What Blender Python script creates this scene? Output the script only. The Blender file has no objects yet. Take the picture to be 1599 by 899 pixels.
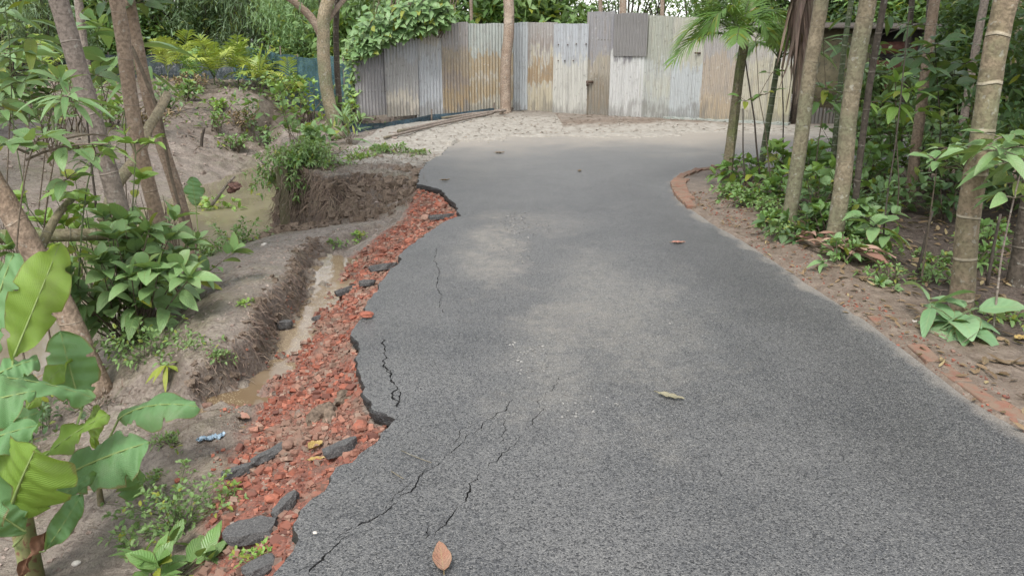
import bpy, bmesh, math, random
import numpy as np
from mathutils import Vector, Matrix, Quaternion
from mathutils.geometry import delaunay_2d_cdt
R = math.radians
random.seed(7); rng = np.random.default_rng(11)
SC = bpy.context.scene; COL = SC.collection

# ------------------------------------------------------------------ camera
PITCH = R(17.3); CAMH = 1.6; FPX = 1230.0
cd = bpy.data.cameras.new('camera'); cam = bpy.data.objects.new('camera', cd); COL.objects.link(cam)
cam.location = (0, 0, CAMH); cam.rotation_euler = (R(90) - PITCH, 0, 0)
cd.sensor_width = 36; cd.lens = FPX / 1599 * 36; cd.clip_start = .05; cd.clip_end = 900
SC.camera = cam
# ------------------------------------------------------------------ world, sun, exposure
SUN_EL, SUN_AZ = R(58), R(200)
w = bpy.data.worlds.new('World'); SC.world = w; w.use_nodes = True
nt = w.node_tree; nt.nodes.clear()
sky = nt.nodes.new('ShaderNodeTexSky'); sky.sky_type = 'NISHITA'; sky.sun_disc = False
sky.sun_elevation = SUN_EL; sky.sun_rotation = SUN_AZ; sky.air_density = 1.0; sky.dust_density = 1.5; sky.ozone_density = 1.0
hs = nt.nodes.new('ShaderNodeHueSaturation'); hs.inputs['Saturation'].default_value = .22; hs.inputs['Value'].default_value = 1.0
bg = nt.nodes.new('ShaderNodeBackground'); bg.inputs['Strength'].default_value = .15
wo = nt.nodes.new('ShaderNodeOutputWorld')
nt.links.new(sky.outputs[0], hs.inputs['Color']); nt.links.new(hs.outputs[0], bg.inputs['Color']); nt.links.new(bg.outputs[0], wo.inputs[0])
sd = bpy.data.lights.new('sun', 'SUN'); so = bpy.data.objects.new('sun', sd); COL.objects.link(so)
sd.energy = 1.5; sd.angle = R(18); sd.color = (1, .97, .92)
# the sun stands behind and to the right of the camera, above thin cloud
sdir = Vector((math.sin(SUN_AZ) * math.cos(SUN_EL), math.cos(SUN_AZ) * math.cos(SUN_EL), math.sin(SUN_EL)))
so.rotation_euler = sdir.to_track_quat('Z', 'Y').to_euler(); so.location = sdir * 40
vs = SC.view_settings; vs.view_transform = 'Standard'; vs.look = 'None'; vs.gamma = 1; vs.use_curve_mapping = False
vs.exposure = 1.28
SC.cycles.use_denoising = True
SC.cycles.max_bounces = 6; SC.cycles.diffuse_bounces = 3; SC.cycles.glossy_bounces = 2; SC.cycles.transmission_bounces = 3; SC.cycles.transparent_max_bounces = 4
SC.cycles.caustics_reflective = False; SC.cycles.caustics_refractive = False

# ------------------------------------------------------------------ pixel <-> world
_f = np.array([0, math.cos(PITCH), -math.sin(PITCH)]); _u = np.array([0, math.sin(PITCH), math.cos(PITCH)])
def ray(px, py): return _f * FPX + np.array([1, 0, 0]) * (px - 799.5) + _u * (449.5 - py)
def W(px, py, z=0.0):
    d = ray(px, py); t = (z - CAMH) / d[2]; return np.array([d[0] * t, d[1] * t, z])
def Q(px, py, Y):
    d = ray(px, py); t = Y / d[1]; return np.array([d[0] * t, Y, CAMH + d[2] * t])
def V(a): return Vector((float(a[0]), float(a[1]), float(a[2])))

# ------------------------------------------------------------------ noise
def _h(ix, iy, s):
    n = (ix.astype(np.int64) * 374761393 + iy.astype(np.int64) * 668265263 + s * 974711) & 0x7fffffff
    n = ((n ^ (n >> 13)) * 1274126177) & 0x7fffffff
    return ((n ^ (n >> 16)) & 0xffff) / 65535.0
def vnoise(x, y, s=0):
    ix = np.floor(x); iy = np.floor(y); fx = x - ix; fy = y - iy
    fx = fx * fx * (3 - 2 * fx); fy = fy * fy * (3 - 2 * fy)
    a = _h(ix, iy, s); b = _h(ix + 1, iy, s); c = _h(ix, iy + 1, s); d = _h(ix + 1, iy + 1, s)
    return (a + (b - a) * fx + (c - a) * fy + (a - b - c + d) * fx * fy) * 2 - 1
def fbm(x, y, o=4, s=0):
    t = 0; a = 1; f = 1; n = 0
    for k in range(o):
        t = t + a * vnoise(x * f + 13.7 * k, y * f - 7.3 * k, s + k); n += a; a *= .5; f *= 2.03
    return t / n
def smooth(a, b, x):
    t = np.clip((x - a) / (b - a), 0, 1); return t * t * (3 - 2 * t)

# ------------------------------------------------------------------ objects
def tag(o, label=None, cat=None, group=None, kind=None):
    if label: o['label'] = label
    if cat: o['category'] = cat
    if group: o['group'] = group
    if kind: o['kind'] = kind
    return o
def link(o, parent=None):
    COL.objects.link(o)
    if parent is not None: o.parent = parent
    return o
def empty(name, loc=(0, 0, 0), rz=0):
    o = bpy.data.objects.new(name, None); o.location = tuple(float(c) for c in loc); o.rotation_euler = (0, 0, rz); o.empty_display_size = .1
    return link(o)
def mesh_np(name, v, quads=None, tris=None, attr=None, smooth_=True):
    me = bpy.data.meshes.new(name)
    v = np.asarray(v, np.float32).reshape(-1, 3)
    L = []; st = []; n = 0
    if quads is not None and len(quads):
        q = np.asarray(quads, np.int32).reshape(-1, 4); L.append(q.ravel()); st.append(np.arange(len(q)) * 4); n = len(q) * 4
    if tris is not None and len(tris):
        t = np.asarray(tris, np.int32).reshape(-1, 3); L.append(t.ravel()); st.append(n + np.arange(len(t)) * 3)
    L = np.concatenate(L).astype(np.int32); st = np.concatenate(st).astype(np.int32)
    me.vertices.add(len(v)); me.vertices.foreach_set('co', v.ravel())
    me.loops.add(len(L)); me.loops.foreach_set('vertex_index', L)
    me.polygons.add(len(st)); me.polygons.foreach_set('loop_start', st)
    me.polygons.foreach_set('use_smooth', np.full(len(st), smooth_, bool))
    if attr:
        for k, a in attr.items():
            at = me.attributes.new(k, 'FLOAT_COLOR', 'POINT'); a = np.asarray(a, np.float32)
            if a.shape[1] == 3: a = np.hstack([a, np.ones((len(a), 1), np.float32)])
            at.data.foreach_set('color', a.ravel())
    me.update(calc_edges=True); me.validate()
    return me
class MB:
    """collects geometry for ONE mesh object"""
    def __init__(s): s.v = []; s.q = []; s.t = []; s.a = []; s.n = 0
    def add(s, v, q=None, t=None, a=None):
        v = np.asarray(v, float).reshape(-1, 3); s.v.append(v)
        if q is not None and len(q): s.q.append(np.asarray(q, int).reshape(-1, 4) + s.n)
        if t is not None and len(t): s.t.append(np.asarray(t, int).reshape(-1, 3) + s.n)
        s.a.append(np.zeros((len(v), 4)) if a is None else np.asarray(a, float).reshape(-1, 4)); s.n += len(v)
    def tube(s, pts, rad, seg=10, cap=True, v0=0.0, rnd=0, tint=0):
        pts = np.asarray(pts, float); n = len(pts); rad = np.broadcast_to(np.asarray(rad, float), (n,))
        T = np.gradient(pts, axis=0); T /= np.linalg.norm(T, axis=1)[:, None] + 1e-9
        ref = np.array([0, 0, 1.]) if abs(T[0][2]) < .8 else np.array([0, 1., 0])
        A = np.cross(T, ref); A /= np.linalg.norm(A, axis=1)[:, None] + 1e-9; B = np.cross(T, A)
        th = np.linspace(0, 2 * np.pi, seg, endpoint=False); c = np.cos(th); si = np.sin(th)
        L = v0 + np.concatenate([[0], np.cumsum(np.linalg.norm(np.diff(pts, axis=0), axis=1))])
        rr = rad[:, None] * (1 + (rng.random((n, seg)) - .5) * rnd)
        P = pts[:, None, :] + rr[:, :, None] * (A[:, None, :] * c[None, :, None] + B[:, None, :] * si[None, :, None])
        at = np.zeros((n, seg, 4)); at[:, :, 0] = tint; at[:, :, 1] = L[:, None]; at[:, :, 2] = th[None, :] / 6.2832; at[:, :, 3] = 1
        i = np.arange(n - 1)[:, None] * seg; j = np.arange(seg)[None, :]; j2 = (j + 1) % seg
        q = np.stack([i + j, i + j2, i + seg + j2, i + seg + j], -1).reshape(-1, 4)
        v = P.reshape(-1, 3); a = at.reshape(-1, 4); t = []
        if cap:
            v = np.vstack([v, pts[0], pts[-1]]); a = np.vstack([a, a[0], a[-1]]); k0 = n * seg; k1 = k0 + 1
            for k in range(seg):
                t.append((k0, (k + 1) % seg, k)); t.append((k1, (n - 1) * seg + k, (n - 1) * seg + (k + 1) % seg))
        s.add(v, q, t, a)
    def box(s, c, d, rot=None, jit=0):
        c = np.asarray(c, float); d = np.asarray(d, float) / 2
        v = np.array([(x, y, z) for x in (-1, 1) for y in (-1, 1) for z in (-1, 1)], float) * d
        if jit: v += (rng.random(v.shape) - .5) * jit
        if rot is not None: v = v @ np.array(rot).T
        s.add(v + c, [(0, 1, 3, 2), (4, 6, 7, 5), (0, 4, 5, 1), (2, 3, 7, 6), (0, 2, 6, 4), (1, 5, 7, 3)])
    def build(s, name, mat, parent=None, smooth_=True, label=None):
        if not s.v: return None
        v = np.vstack(s.v)
        if parent is not None and parent.type == 'EMPTY' and tuple(parent.location) != (0, 0, 0):
            v = v - np.array(parent.location)
        me = mesh_np(name, v, np.vstack(s.q) if s.q else None, np.vstack(s.t) if s.t else None, {'tint': np.vstack(s.a)}, smooth_)
        me.materials.append(mat)
        o = bpy.data.objects.new(name, me); link(o, parent)
        if label: o['label'] = label
        return o
def rotm(rx=0, ry=0, rz=0):
    return np.array((Matrix.Rotation(rz, 3, 'Z') @ Matrix.Rotation(ry, 3, 'Y') @ Matrix.Rotation(rx, 3, 'X')))
def copy_tree(o, parent=None):
    c = o.copy(); COL.objects.link(c); c.parent = parent
    for ch in o.children: copy_tree(ch, c)
    return c

# ------------------------------------------------------------------ materials
class NT:
    def __init__(s, name):
        s.m = bpy.data.materials.new(name); s.m.use_nodes = True; s.t = s.m.node_tree; s.t.nodes.clear()
        s.out = s.n('ShaderNodeOutputMaterial')
    def n(s, ty, ins=None, **kw):
        d = s.t.nodes.new(ty)
        for k, v in kw.items(): setattr(d, k, v)
        if ins:
            for k, v in ins.items():
                sk = d.inputs[k]
                if isinstance(v, bpy.types.NodeSocket): s.t.links.new(v, sk)
                else:
                    if sk.type == 'RGBA' and not hasattr(v, '__len__'): v = (v, v, v, 1)
                    elif sk.type == 'RGBA' and len(v) == 3: v = (*v, 1)
                    sk.default_value = v
        return d
    def noise(s, vec, scale, detail=4, rough=.55, dist=0):
        return s.n('ShaderNodeTexNoise', {'Vector': vec, 'Scale': scale, 'Detail': detail, 'Roughness': rough, 'Distortion': dist}).outputs['Fac']
    def ramp(s, fac, stops, interp='LINEAR'):
        r = s.n('ShaderNodeValToRGB', {'Fac': fac}); r.color_ramp.interpolation = interp
        e = r.color_ramp.elements
        while len(e) < len(stops): e.new(.5)
        for k, (p, c) in enumerate(stops):
            e[k].position = p; e[k].color = (c, c, c, 1) if not hasattr(c, '__len__') else (*c, 1)
        return r.outputs[0]
    def mix(s, f, a, b, mode='MIX'):
        m = s.n('ShaderNodeMix', data_type='RGBA', blend_type=mode)
        for sk, v in ((m.inputs[0], f), (m.inputs[6], a), (m.inputs[7], b)):
            if isinstance(v, bpy.types.NodeSocket): s.t.links.new(v, sk)
            elif sk.type == 'RGBA': sk.default_value = (v, v, v, 1) if not hasattr(v, '__len__') else (*v, 1)
            else: sk.default_value = v
        return m.outputs[2]
    def math(s, op, a, b=0.0, c=None, clamp=False):
        m = s.n('ShaderNodeMath', operation=op, use_clamp=clamp)
        for k, v in enumerate((a, b) if c is None else (a, b, c)):
            if isinstance(v, bpy.types.NodeSocket): s.t.links.new(v, m.inputs[k])
            else: m.inputs[k].default_value = v
        return m.outputs[0]
    def step(s, x, a, b):   # smoothstep
        m = s.n('ShaderNodeMapRange', {'Value': x, 'From Min': a, 'From Max': b}, interpolation_type='SMOOTHSTEP'); return m.outputs[0]
    def sep(s, col):
        r = s.n('ShaderNodeSeparateColor', {'Color': col}); return r.outputs
    def attr(s, name):
        return s.n('ShaderNodeAttribute', attribute_name=name)
    def bump(s, h, strength, dist, normal=None):
        i = {'Height': h, 'Strength': strength, 'Distance': dist}
        if normal is not None: i['Normal'] = normal
        return s.n('ShaderNodeBump', i).outputs[0]
    def bsdf(s, col, rough=.8, normal=None, spec=.5, **kw):
        i = {'Base Color': col, 'Roughness': rough, 'Specular IOR Level': spec}
        if normal is not None: i['Normal'] = normal
        i.update(kw)
        return s.n('ShaderNodeBsdfPrincipled', i)
    def finish(s, sh):
        s.t.links.new(sh.outputs[0], s.out.inputs[0]); return s.m
def obco(N): return N.n('ShaderNodeTexCoord').outputs['Object']
def wpos(N): return N.n('ShaderNodeNewGeometry').outputs['Position']

def leaf_mat(name, dark, light, yellow=(.28, .30, .03), yf=.06, rough=.36, trans=.28, veins=10, spec=.5, dead=0.0, VW=.16, BS=.35):
    N = NT(name); a = N.attr('tint'); ch = N.sep(a.outputs['Color']); al = a.outputs['Alpha']
    c = N.mix(ch[0], dark, light)
    c = N.mix(N.step(al, 1 - yf - .02, 1 - yf + .02), c, yellow)
    if dead: c = N.mix(N.step(N.noise(wpos(N), 9), 1 - dead, 1 - dead + .1), c, (.20, .11, .04))
    u = N.math('ABSOLUTE', N.math('SUBTRACT', ch[1], .5))
    midrib = N.math('SUBTRACT', 1.0, N.step(u, .012, .045))
    c = N.mix(N.math('MULTIPLY', midrib, .45), c, N.mix(.5, light, (.30, .36, .12)))
    v = N.math('SINE', N.math('MULTIPLY', N.math('ADD', ch[2], N.math('MULTIPLY', u, -.55)), veins * 6.283))
    ve = N.step(v, .80, 1.0)
    c = N.mix(N.math('MULTIPLY', ve, VW), c, (.24, .30, .12))
    c = N.mix(N.math('MULTIPLY', N.noise(wpos(N), 35, 3), .35), c, N.mix(.5, dark, (.01, .02, .008)))
    bp = N.bump(N.math('ADD', N.math('MULTIPLY', v, .5), N.noise(wpos(N), 60, 2)), BS, .004)
    ed = N.math('MULTIPLY', N.step(N.math('ADD', u, N.math('MULTIPLY', N.noise(wpos(N), 12, 4), .16)), .545, .575), .8)
    c = N.mix(ed, c, (.17, .12, .05)); c = N.mix(N.math('MULTIPLY', N.ramp(N.noise(wpos(N), 5, 4, .7), [(.50, 0), (.66, 1)]), .28), c, (.20, .20, .13))
    p = N.bsdf(c, N.math('ADD', rough - .08, N.math('MULTIPLY', N.noise(wpos(N), 18, 4), .32)), bp, spec)
    tr = N.n('ShaderNodeBsdfTranslucent', {'Color': N.mix(.55, c, (.32, .42, .04)), 'Normal': bp})
    m = N.n('ShaderNodeMixShader', {0: trans, 1: p.outputs[0], 2: tr.outputs[0]})
    return N.finish(m)
def bark_mat(name, base, alt, ring=.22, ringcol=(.42, .39, .33), ringw=.035, lichen=.3, rough=.8, green=None):
    """palm stem: smooth bark with pale leaf scars; tint.g = metres along the stem"""
    N = NT(name); a = N.attr('tint'); ch = N.sep(a.outputs['Color']); P = wpos(N)
    n1 = N.noise(P, 6, 5, .6); n2 = N.noise(P, 40, 4, .6)
    c = N.mix(N.ramp(n1, [(.35, 0), (.65, 1)]), base, alt)
    if green: c = N.mix(N.ramp(N.noise(P, 2.3, 3), [(.42, 0), (.6, 1)]), c, green)
    c = N.mix(N.math('MULTIPLY', N.ramp(n2, [(.44, 0), (.60, 1)]), .6), c, tuple(x * .42 for x in base))
    c = N.mix(N.math('MULTIPLY', N.ramp(N.noise(P, 13, 5, .7), [(.52, 0), (.64, 1)]), .45), c, tuple(x * .6 for x in alt))
    c = N.mix(N.math('MULTIPLY', N.math('SUBTRACT', 1.0, N.step(N.math('ADD', ch[1], N.math('MULTIPLY', n1, .5)), .25, .75)), .5), c, (.11, .105, .05))
    c = N.mix(N.math('MULTIPLY', N.ramp(N.noise(P, 22, 2), [(.62, 0), (.68, 1)]), lichen), c, (.42, .42, .37))
    d = N.math('ADD', ch[1], N.math('MULTIPLY', N.noise(P, 3.0, 2), .35 * ring))
    fr = N.math('FRACT', N.math('DIVIDE', d, ring))
    rg = N.math('MULTIPLY', N.step(fr, 0, ringw * .5), N.math('SUBTRACT', 1.0, N.step(fr, ringw, ringw * 2)))
    c = N.mix(N.math('MULTIPLY', N.math('MULTIPLY', rg, .75), N.ramp(N.noise(P, 9, 3), [(.3, .25), (.6, 1)])), c, ringcol)
    st = N.n('ShaderNodeMapping', {'Vector': P, 'Scale': (60, 60, 3)}).outputs[0]
    h = N.math('ADD', N.math('MULTIPLY', N.noise(st, 1, 3), .6), N.math('ADD', n2, N.math('MULTIPLY', rg, 1.0)))
    return N.finish(N.bsdf(c, rough, N.bump(h, .9, .009), .3))
def plain(name, a, b, scale=20, rough=.8, bump=.5, dist=.004, spec=.4, detail=5, third=None, **kw):
    N = NT(name); P = wpos(N); n = N.noise(P, scale, detail, .6)
    c = N.mix(N.ramp(n, [(.35, 0), (.65, 1)]), a, b)
    if third: c = N.mix(N.ramp(N.noise(P, scale * 2.7, 3), [(.56, 0), (.66, 1)]), c, third)
    return N.finish(N.bsdf(c, rough, N.bump(n, bump, dist), spec, **kw))
# ================================================================== THE GROUND
def PL(pts, z=0.0): return np.array([W(p[0], p[1], p[2] if len(p) > 2 else z) for p in pts])
def resample(P, d):
    out = []
    for a, b in zip(P[:-1], P[1:]):
        n = max(1, int(np.ceil(np.linalg.norm(b[:2] - a[:2]) / d)))
        for k in range(n): out.append(a + (b - a) * k / n)
    out.append(P[-1]); return np.array(out)
LEFT_PX = [(430, 899), (447, 862), (460, 838), (458, 812), (470, 790), (485, 772), (504, 760), (516, 738), (545, 717), (560, 700), (580, 688), (594, 672), (611, 664), (615, 650), (606, 640), (580, 634), (570, 620), (574, 600), (560, 575), (555, 556), (560, 540), (552, 520), (557, 503), (568, 492), (570, 470), (588, 455), (594, 436), (612, 418), (622, 408), (626, 390), (650, 377), (672, 358), (694, 345), (717, 335), (713, 318), (698, 306), (690, 296), (672, 290), (652, 286), (655, 266), (668, 252), (690, 240), (700, 228), (722, 219)]
LEFT = PL(LEFT_PX)
FAR = PL([(722, 219), (770, 214), (850, 211), (950, 209), (1100, 207), (1250, 209), (1420, 212), (1599, 214)])
FAR = np.vstack([FAR, [[28, FAR[-1][1] + .1, 0]]])
RB = PL([(1599, 262), (1400, 262), (1250, 262), (1160, 262), (1120, 263), (1088, 267), (1062, 276), (1050, 288), (1056, 305), (1080, 328), (1110, 348), (1150, 370), (1200, 402), (1245, 432), (1290, 462), (1350, 500), (1410, 546), (1462, 585), (1510, 622), (1560, 652), (1640, 700), (1760, 790), (1900, 899)])
RB = np.vstack([[[28, RB[0][1] + .3, 0]], RB, [[2.35, .6, 0], [2.3, -4, 0]]])
LEFT0 = np.vstack([[[-.95, -4, 0], [-.95, .6, 0], [-.8, 1.5, 0]], LEFT])
# jagged detail on the broken edge
LJ = resample(LEFT0, .035)
T_ = np.gradient(LJ, axis=0); Nn = np.stack([-T_[:, 1], T_[:, 0]], 1); Nn /= np.linalg.norm(Nn, axis=1)[:, None] + 1e-9
s_ = np.arange(len(LJ)) * .035
LJ[:, :2] += Nn * (fbm(s_ * 9, s_ * 0, 3, 5) * .030)[:, None]
ROAD = np.vstack([LJ[:-1], resample(FAR, .25)[:-1], resample(RB, .12)])[:, :2]
def inside(poly, x, y):
    r = np.zeros(x.shape, bool); n = len(poly); j = n - 1
    bx0, by0 = poly.min(0); bx1, by1 = poly.max(0)
    m = (x >= bx0) & (x <= bx1) & (y >= by0) & (y <= by1); xx = x[m]; yy = y[m]; rr = np.zeros(xx.shape, bool)
    for i in range(n):
        xi, yi = poly[i]; xj, yj = poly[j]
        if yi != yj:
            rr ^= ((yi > yy) != (yj > yy)) & (xx < (xj - xi) * (yy - yi) / (yj - yi) + xi)
        j = i
    r[m] = rr; return r
def pdist(line, x, y):
    d = np.full(x.shape, 1e9)
    for a, b in zip(line[:-1], line[1:]):
        ab = b[:2] - a[:2]; l2 = ab @ ab + 1e-12
        t = np.clip(((x - a[0]) * ab[0] + (y - a[1]) * ab[1]) / l2, 0, 1)
        d = np.minimum(d, (x - a[0] - t * ab[0]) ** 2 + (y - a[1] - t * ab[1]) ** 2)
    return np.sqrt(d)

# control points: (px, py, z) measured on the photograph; every point becomes a world position
C = []
def cl(pts, d=.25):
    P = np.array([W(*p) for p in pts]); C.extend(resample(P, d) if d else P)
C.extend(p + [0, 0, -.085] for p in resample(LEFT, .12))                 # under the broken edge
cl([(318, 905, -.33), (345, 850, -.33), (365, 790, -.34), (385, 730, -.35), (400, 690, -.36), (412, 640, -.37), (432, 600, -.39), (455, 568, -.395), (486, 530, -.395), (512, 500, -.39), (535, 465, -.385), (552, 435, -.38), (570, 410, -.36), (592, 388, -.31), (622, 365, -.23), (645, 345, -.16), (655, 322, -.12), (652, 300, -.09)], .15)   # rubble foot
cl([(500, 640, -.20), (520, 560, -.17), (530, 520, -.17), (560, 460, -.18), (590, 425, -.17)], .15)                                    # rubble mid slope
CREST = resample(np.array([W(*p) for p in [(296, 590, -.25), (322, 566, -.20), (352, 548, -.17), (388, 522, -.15), (402, 490, -.14), (412, 465, -.13), (440, 447, -.14), (458, 422, -.16), (464, 396, -.2), (492, 370, -.28)]]), .12)
C.extend(CREST)                                                                                                                        # ridge crest over the gully
_t = np.gradient(CREST, axis=0)[:, :2]; _t /= np.linalg.norm(_t, axis=1)[:, None]; _nr = np.stack([_t[:, 1], -_t[:, 0]], 1)
C.extend(np.array([p[0] + q[0] * .19, p[1] + q[1] * .19, -.445]) for p, q in list(zip(CREST, _nr))[2:-1])                      # gully bed
C.extend(np.array([p[0] + q[0] * .07, p[1] + q[1] * .07, min(-.40, p[2] - .1)]) for p, q in list(zip(CREST, _nr))[1:-2])                      # ridge foot
C.extend(np.array([p[0] - q[0] * .25, p[1] - q[1] * .25, p[2] + .01]) for p, q in list(zip(CREST, _nr))[2:-2])
cl([(270, 560, -.30), (300, 510, -.2), (335, 462, -.16), (370, 425, -.17), (410, 390, -.24), (445, 368, -.32)], .25)                       # ridge back
cl([(225, 520, -.46), (260, 460, -.42), (310, 420, -.42), (370, 395, -.45), (410, 375, -.55)], .25)
cl([(440, 357, -.78), (470, 352, -.70), (500, 350, -.62), (530, 352, -.50), (560, 348, -.44), (590, 345, -.38), (620, 338, -.28), (640, 325, -.2)], .12)  # cliff foot
cl([(436, 268, -.05), (452, 262, 0), (485, 268, 0), (510, 280, .0), (530, 272, .0), (560, 270, 0), (590, 268, 0), (620, 268, 0), (645, 270, -.02)], .10)  # cliff top
cl([(436, 232, -.1), (470, 225, 0), (520, 225, 0), (560, 235, .02), (600, 240, .02), (640, 250, 0)], .3)
cl([(500, 205, -.15), (560, 205, -.05), (600, 208, 0), (650, 205, .03), (700, 200, .03)], .4)
cl([(466, 399, -.30), (495, 392, -.335), (530, 388, -.335), (575, 386, -.33)], .1)   # low mud sill at the head of the gully
# flat mud at lower left
cl([(300, 645, -.375), (310, 690, -.365), (330, 730, -.36), (260, 660, -.40), (230, 700, -.43), (200, 760, -.5), (250, 820, -.46), (280, 899, -.44), (150, 860, -.5), (60, 800, -.55), (0, 899, -.55)], 0)
cl([(-300, 899, -.6), (-300, 700, -.6), (250, 600, -.42), (180, 620, -.5), (120, 600, -.6), (60, 640, -.65), (-100, 640, -.75)], 0)
for p in [(-6, .5, -.6), (-2.5, .5, -.5), (-1.2, .5, -.4), (-6, -4, -.6), (-1.2, -4, -.35)]: C.append(np.array(p))
# near shore of the ditch pond, then bed, then far shore (water at -.9)
cl([(440, 364, -.95), (405, 374, -.93), (350, 392, -.92), (290, 420, -.92), (220, 465, -.92), (140, 525, -.92), (50, 590, -.92), (-120, 680, -.92), (-600, 900, -.92)], .3)
cl([(405, 322, -1.2), (380, 320, -1.2), (320, 340, -1.2), (220, 380, -1.2), (100, 450, -1.2), (-60, 540, -1.2), (-500, 760, -1.2)], .4)
for _y in np.arange(10.7, 16.6, .2):
    C.append(np.array((-.290 * _y, _y, -.12 - .05 * (_y > 13)))); C.append(np.array((-.290 * _y - .16, _y, -1.1)))
cl([(430, 236, -.88), (405, 246, -.88), (380, 258, -.88), (340, 275, -.88), (290, 296, -.88), (210, 325, -.88), (120, 355, -.88), (20, 390, -.88), (-150, 470, -.88), (-800, 700, -.88)], .4)
cl([(425, 215, -.72), (380, 225, -.65), (320, 238, -.62), (250, 258, -.6), (150, 290, -.65), (30, 320, -.65), (-200, 380, -.65)], .4)
cl([(440, 192, -.38), (400, 178, -.1), (340, 175, -.05), (260, 190, -.1), (150, 215, -.2), (30, 235, -.2), (-250, 260, -.2)], .5)
cl([(455, 168, -.1), (400, 146, .35), (330, 132, .5), (250, 126, .52), (150, 126, .52), (20, 128, .52), (-300, 140, .5)], .6)
for p in [(-6, 28, .35), (-10, 28, .4), (-16, 28, .4), (-24, 24, .4), (-24, 10, -.2), (-24, 2, -.6), (-24, -10, -.6), (-3, 28, .2), (0, 26, .1), (5, 24, .05), (12, 22, .0), (24, 22, 0)]: C.append(np.array(p))
# under and right of the road
C.extend(p + [0, 0, -.05] for p in resample(FAR, .5)); C.extend(p + [0, 0, -.05] for p in resample(RB, .4))
for x, y in [(.5, 3), (1.5, 4), (0, 5), (1, 6), (.5, 8), (1.2, 10), (1, 12), (3, 13), (6, 13), (12, 13), (0, 0), (1, -3)]: C.append(np.array((x, y, -.07)))
cl([(1130, 275, .05), (1170, 320, .05), (1250, 385, .05), (1330, 440, .04), (1400, 490, .0), (1480, 540, -.02), (1560, 580, -.03), (1640, 630, -.04)], .4)
cl([(1250, 285, .04), (1400, 285, 0), (1599, 285, 0), (1350, 340, .0), (1450, 400, -.1), (1599, 470, -.12), (1500, 330, -.08), (1599, 380, -.12), (1800, 500, -.12), (1800, 300, -.05)], 0)
for p in [(8, .5, -.1), (8, -4, -.1), (3.2, -4, .03), (3.2, .8, .03), (14, 6, -.08), (28, 8, -.05), (28, -10, -.1)]: C.append(np.array(p))
cl([(600, 196, .05), (700, 188, .05), (800, 178, .05), (950, 188, .05), (1100, 194, .05), (1250, 198, .04), (1420, 200, .03), (1700, 200, .03)], .5)
for p in [(-260, -60, 0), (260, -60, 0), (260, 320, 1), (-260, 320, 1), (0, 320, 1), (-260, 60, .5), (260, 60, 0), (0, 60, .2), (0, -60, 0), (-60, 60, .5), (60, 60, .1), (-60, -20, -.3), (60, -20, 0), (-60, 20, .3), (60, 20, 0)]: C.append(np.array(p, float))
C = np.array(C, float)

def axis(segs):
    out = [segs[0][0]]
    for a, b, d0, d1 in segs:
        x = a
        while x < b - 1e-6:
            f = (x - a) / (b - a); x = min(b, x + d0 + (d1 - d0) * f); out.append(x)
    return np.array(out)
gx = axis([(-260, -24, 40, 4), (-24, -7, .9, .12), (-7, -3.2, .06, .03), (-3.2, .2, .0225, .0225), (.2, 2.6, .06, .06), (2.6, 6, .045, .06), (6, 24, .12, .9), (24, 260, 4, 40)])
gy = axis([(-60, -4, 12, .6), (-4, 1.6, .4, .08), (1.6, 7.0, .0225, .0225), (7.0, 12, .0225, .05), (12, 19, .06, .08), (19, 30, .10, .35), (30, 320, .6, 40)])
GX, GY = np.meshgrid(gx, gy)
def tri_interp(C):
    vs, es, fs, ov, oe, of = delaunay_2d_cdt([Vector((p[0], p[1])) for p in C], [], [], 0, 1e-5)
    vz = [np.mean([C[k][2] for k in o]) if o else 0 for o in ov]
    Z = np.zeros(GX.shape)
    for f in fs:
        (x0, y0), (x1, y1), (x2, y2) = [vs[k] for k in f[:3]]; z0, z1, z2 = [vz[k] for k in f[:3]]
        i0 = np.searchsorted(gx, min(x0, x1, x2) - 1e-9); i1 = np.searchsorted(gx, max(x0, x1, x2) + 1e-9)
        j0 = np.searchsorted(gy, min(y0, y1, y2) - 1e-9); j1 = np.searchsorted(gy, max(y0, y1, y2) + 1e-9)
        if i0 >= i1 or j0 >= j1: continue
        X = GX[j0:j1, i0:i1]; Y = GY[j0:j1, i0:i1]; den = (y1 - y2) * (x0 - x2) + (x2 - x1) * (y0 - y2)
        if abs(den) < 1e-12: continue
        a = ((y1 - y2) * (X - x2) + (x2 - x1) * (Y - y2)) / den; b = ((y2 - y0) * (X - x2) + (x0 - x2) * (Y - y2)) / den; c = 1 - a - b
        m = (a >= -1e-6) & (b >= -1e-6) & (c >= -1e-6)
        Z[j0:j1, i0:i1][m] = (a * z0 + b * z1 + c * z2)[m]
    return Z
Z = tri_interp(C)
for _ in range(2):
    K = Z.copy(); K[1:-1, 1:-1] = (Z[1:-1, 1:-1] * 4 + Z[:-2, 1:-1] + Z[2:, 1:-1] + Z[1:-1, :-2] + Z[1:-1, 2:]) / 8; Z = K
IN = inside(ROAD, GX, GY)
near = (GX > -12) & (GX < 14) & (GY > -4) & (GY < 30)
dL = np.full(GX.shape, 99.); dR = dL.copy(); dF = dL.copy()
dL[near] = pdist(LJ[::2], GX[near], GY[near]); dR[near] = pdist(RB, GX[near], GY[near]); dF[near] = pdist(FAR, GX[near], GY[near])
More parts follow.
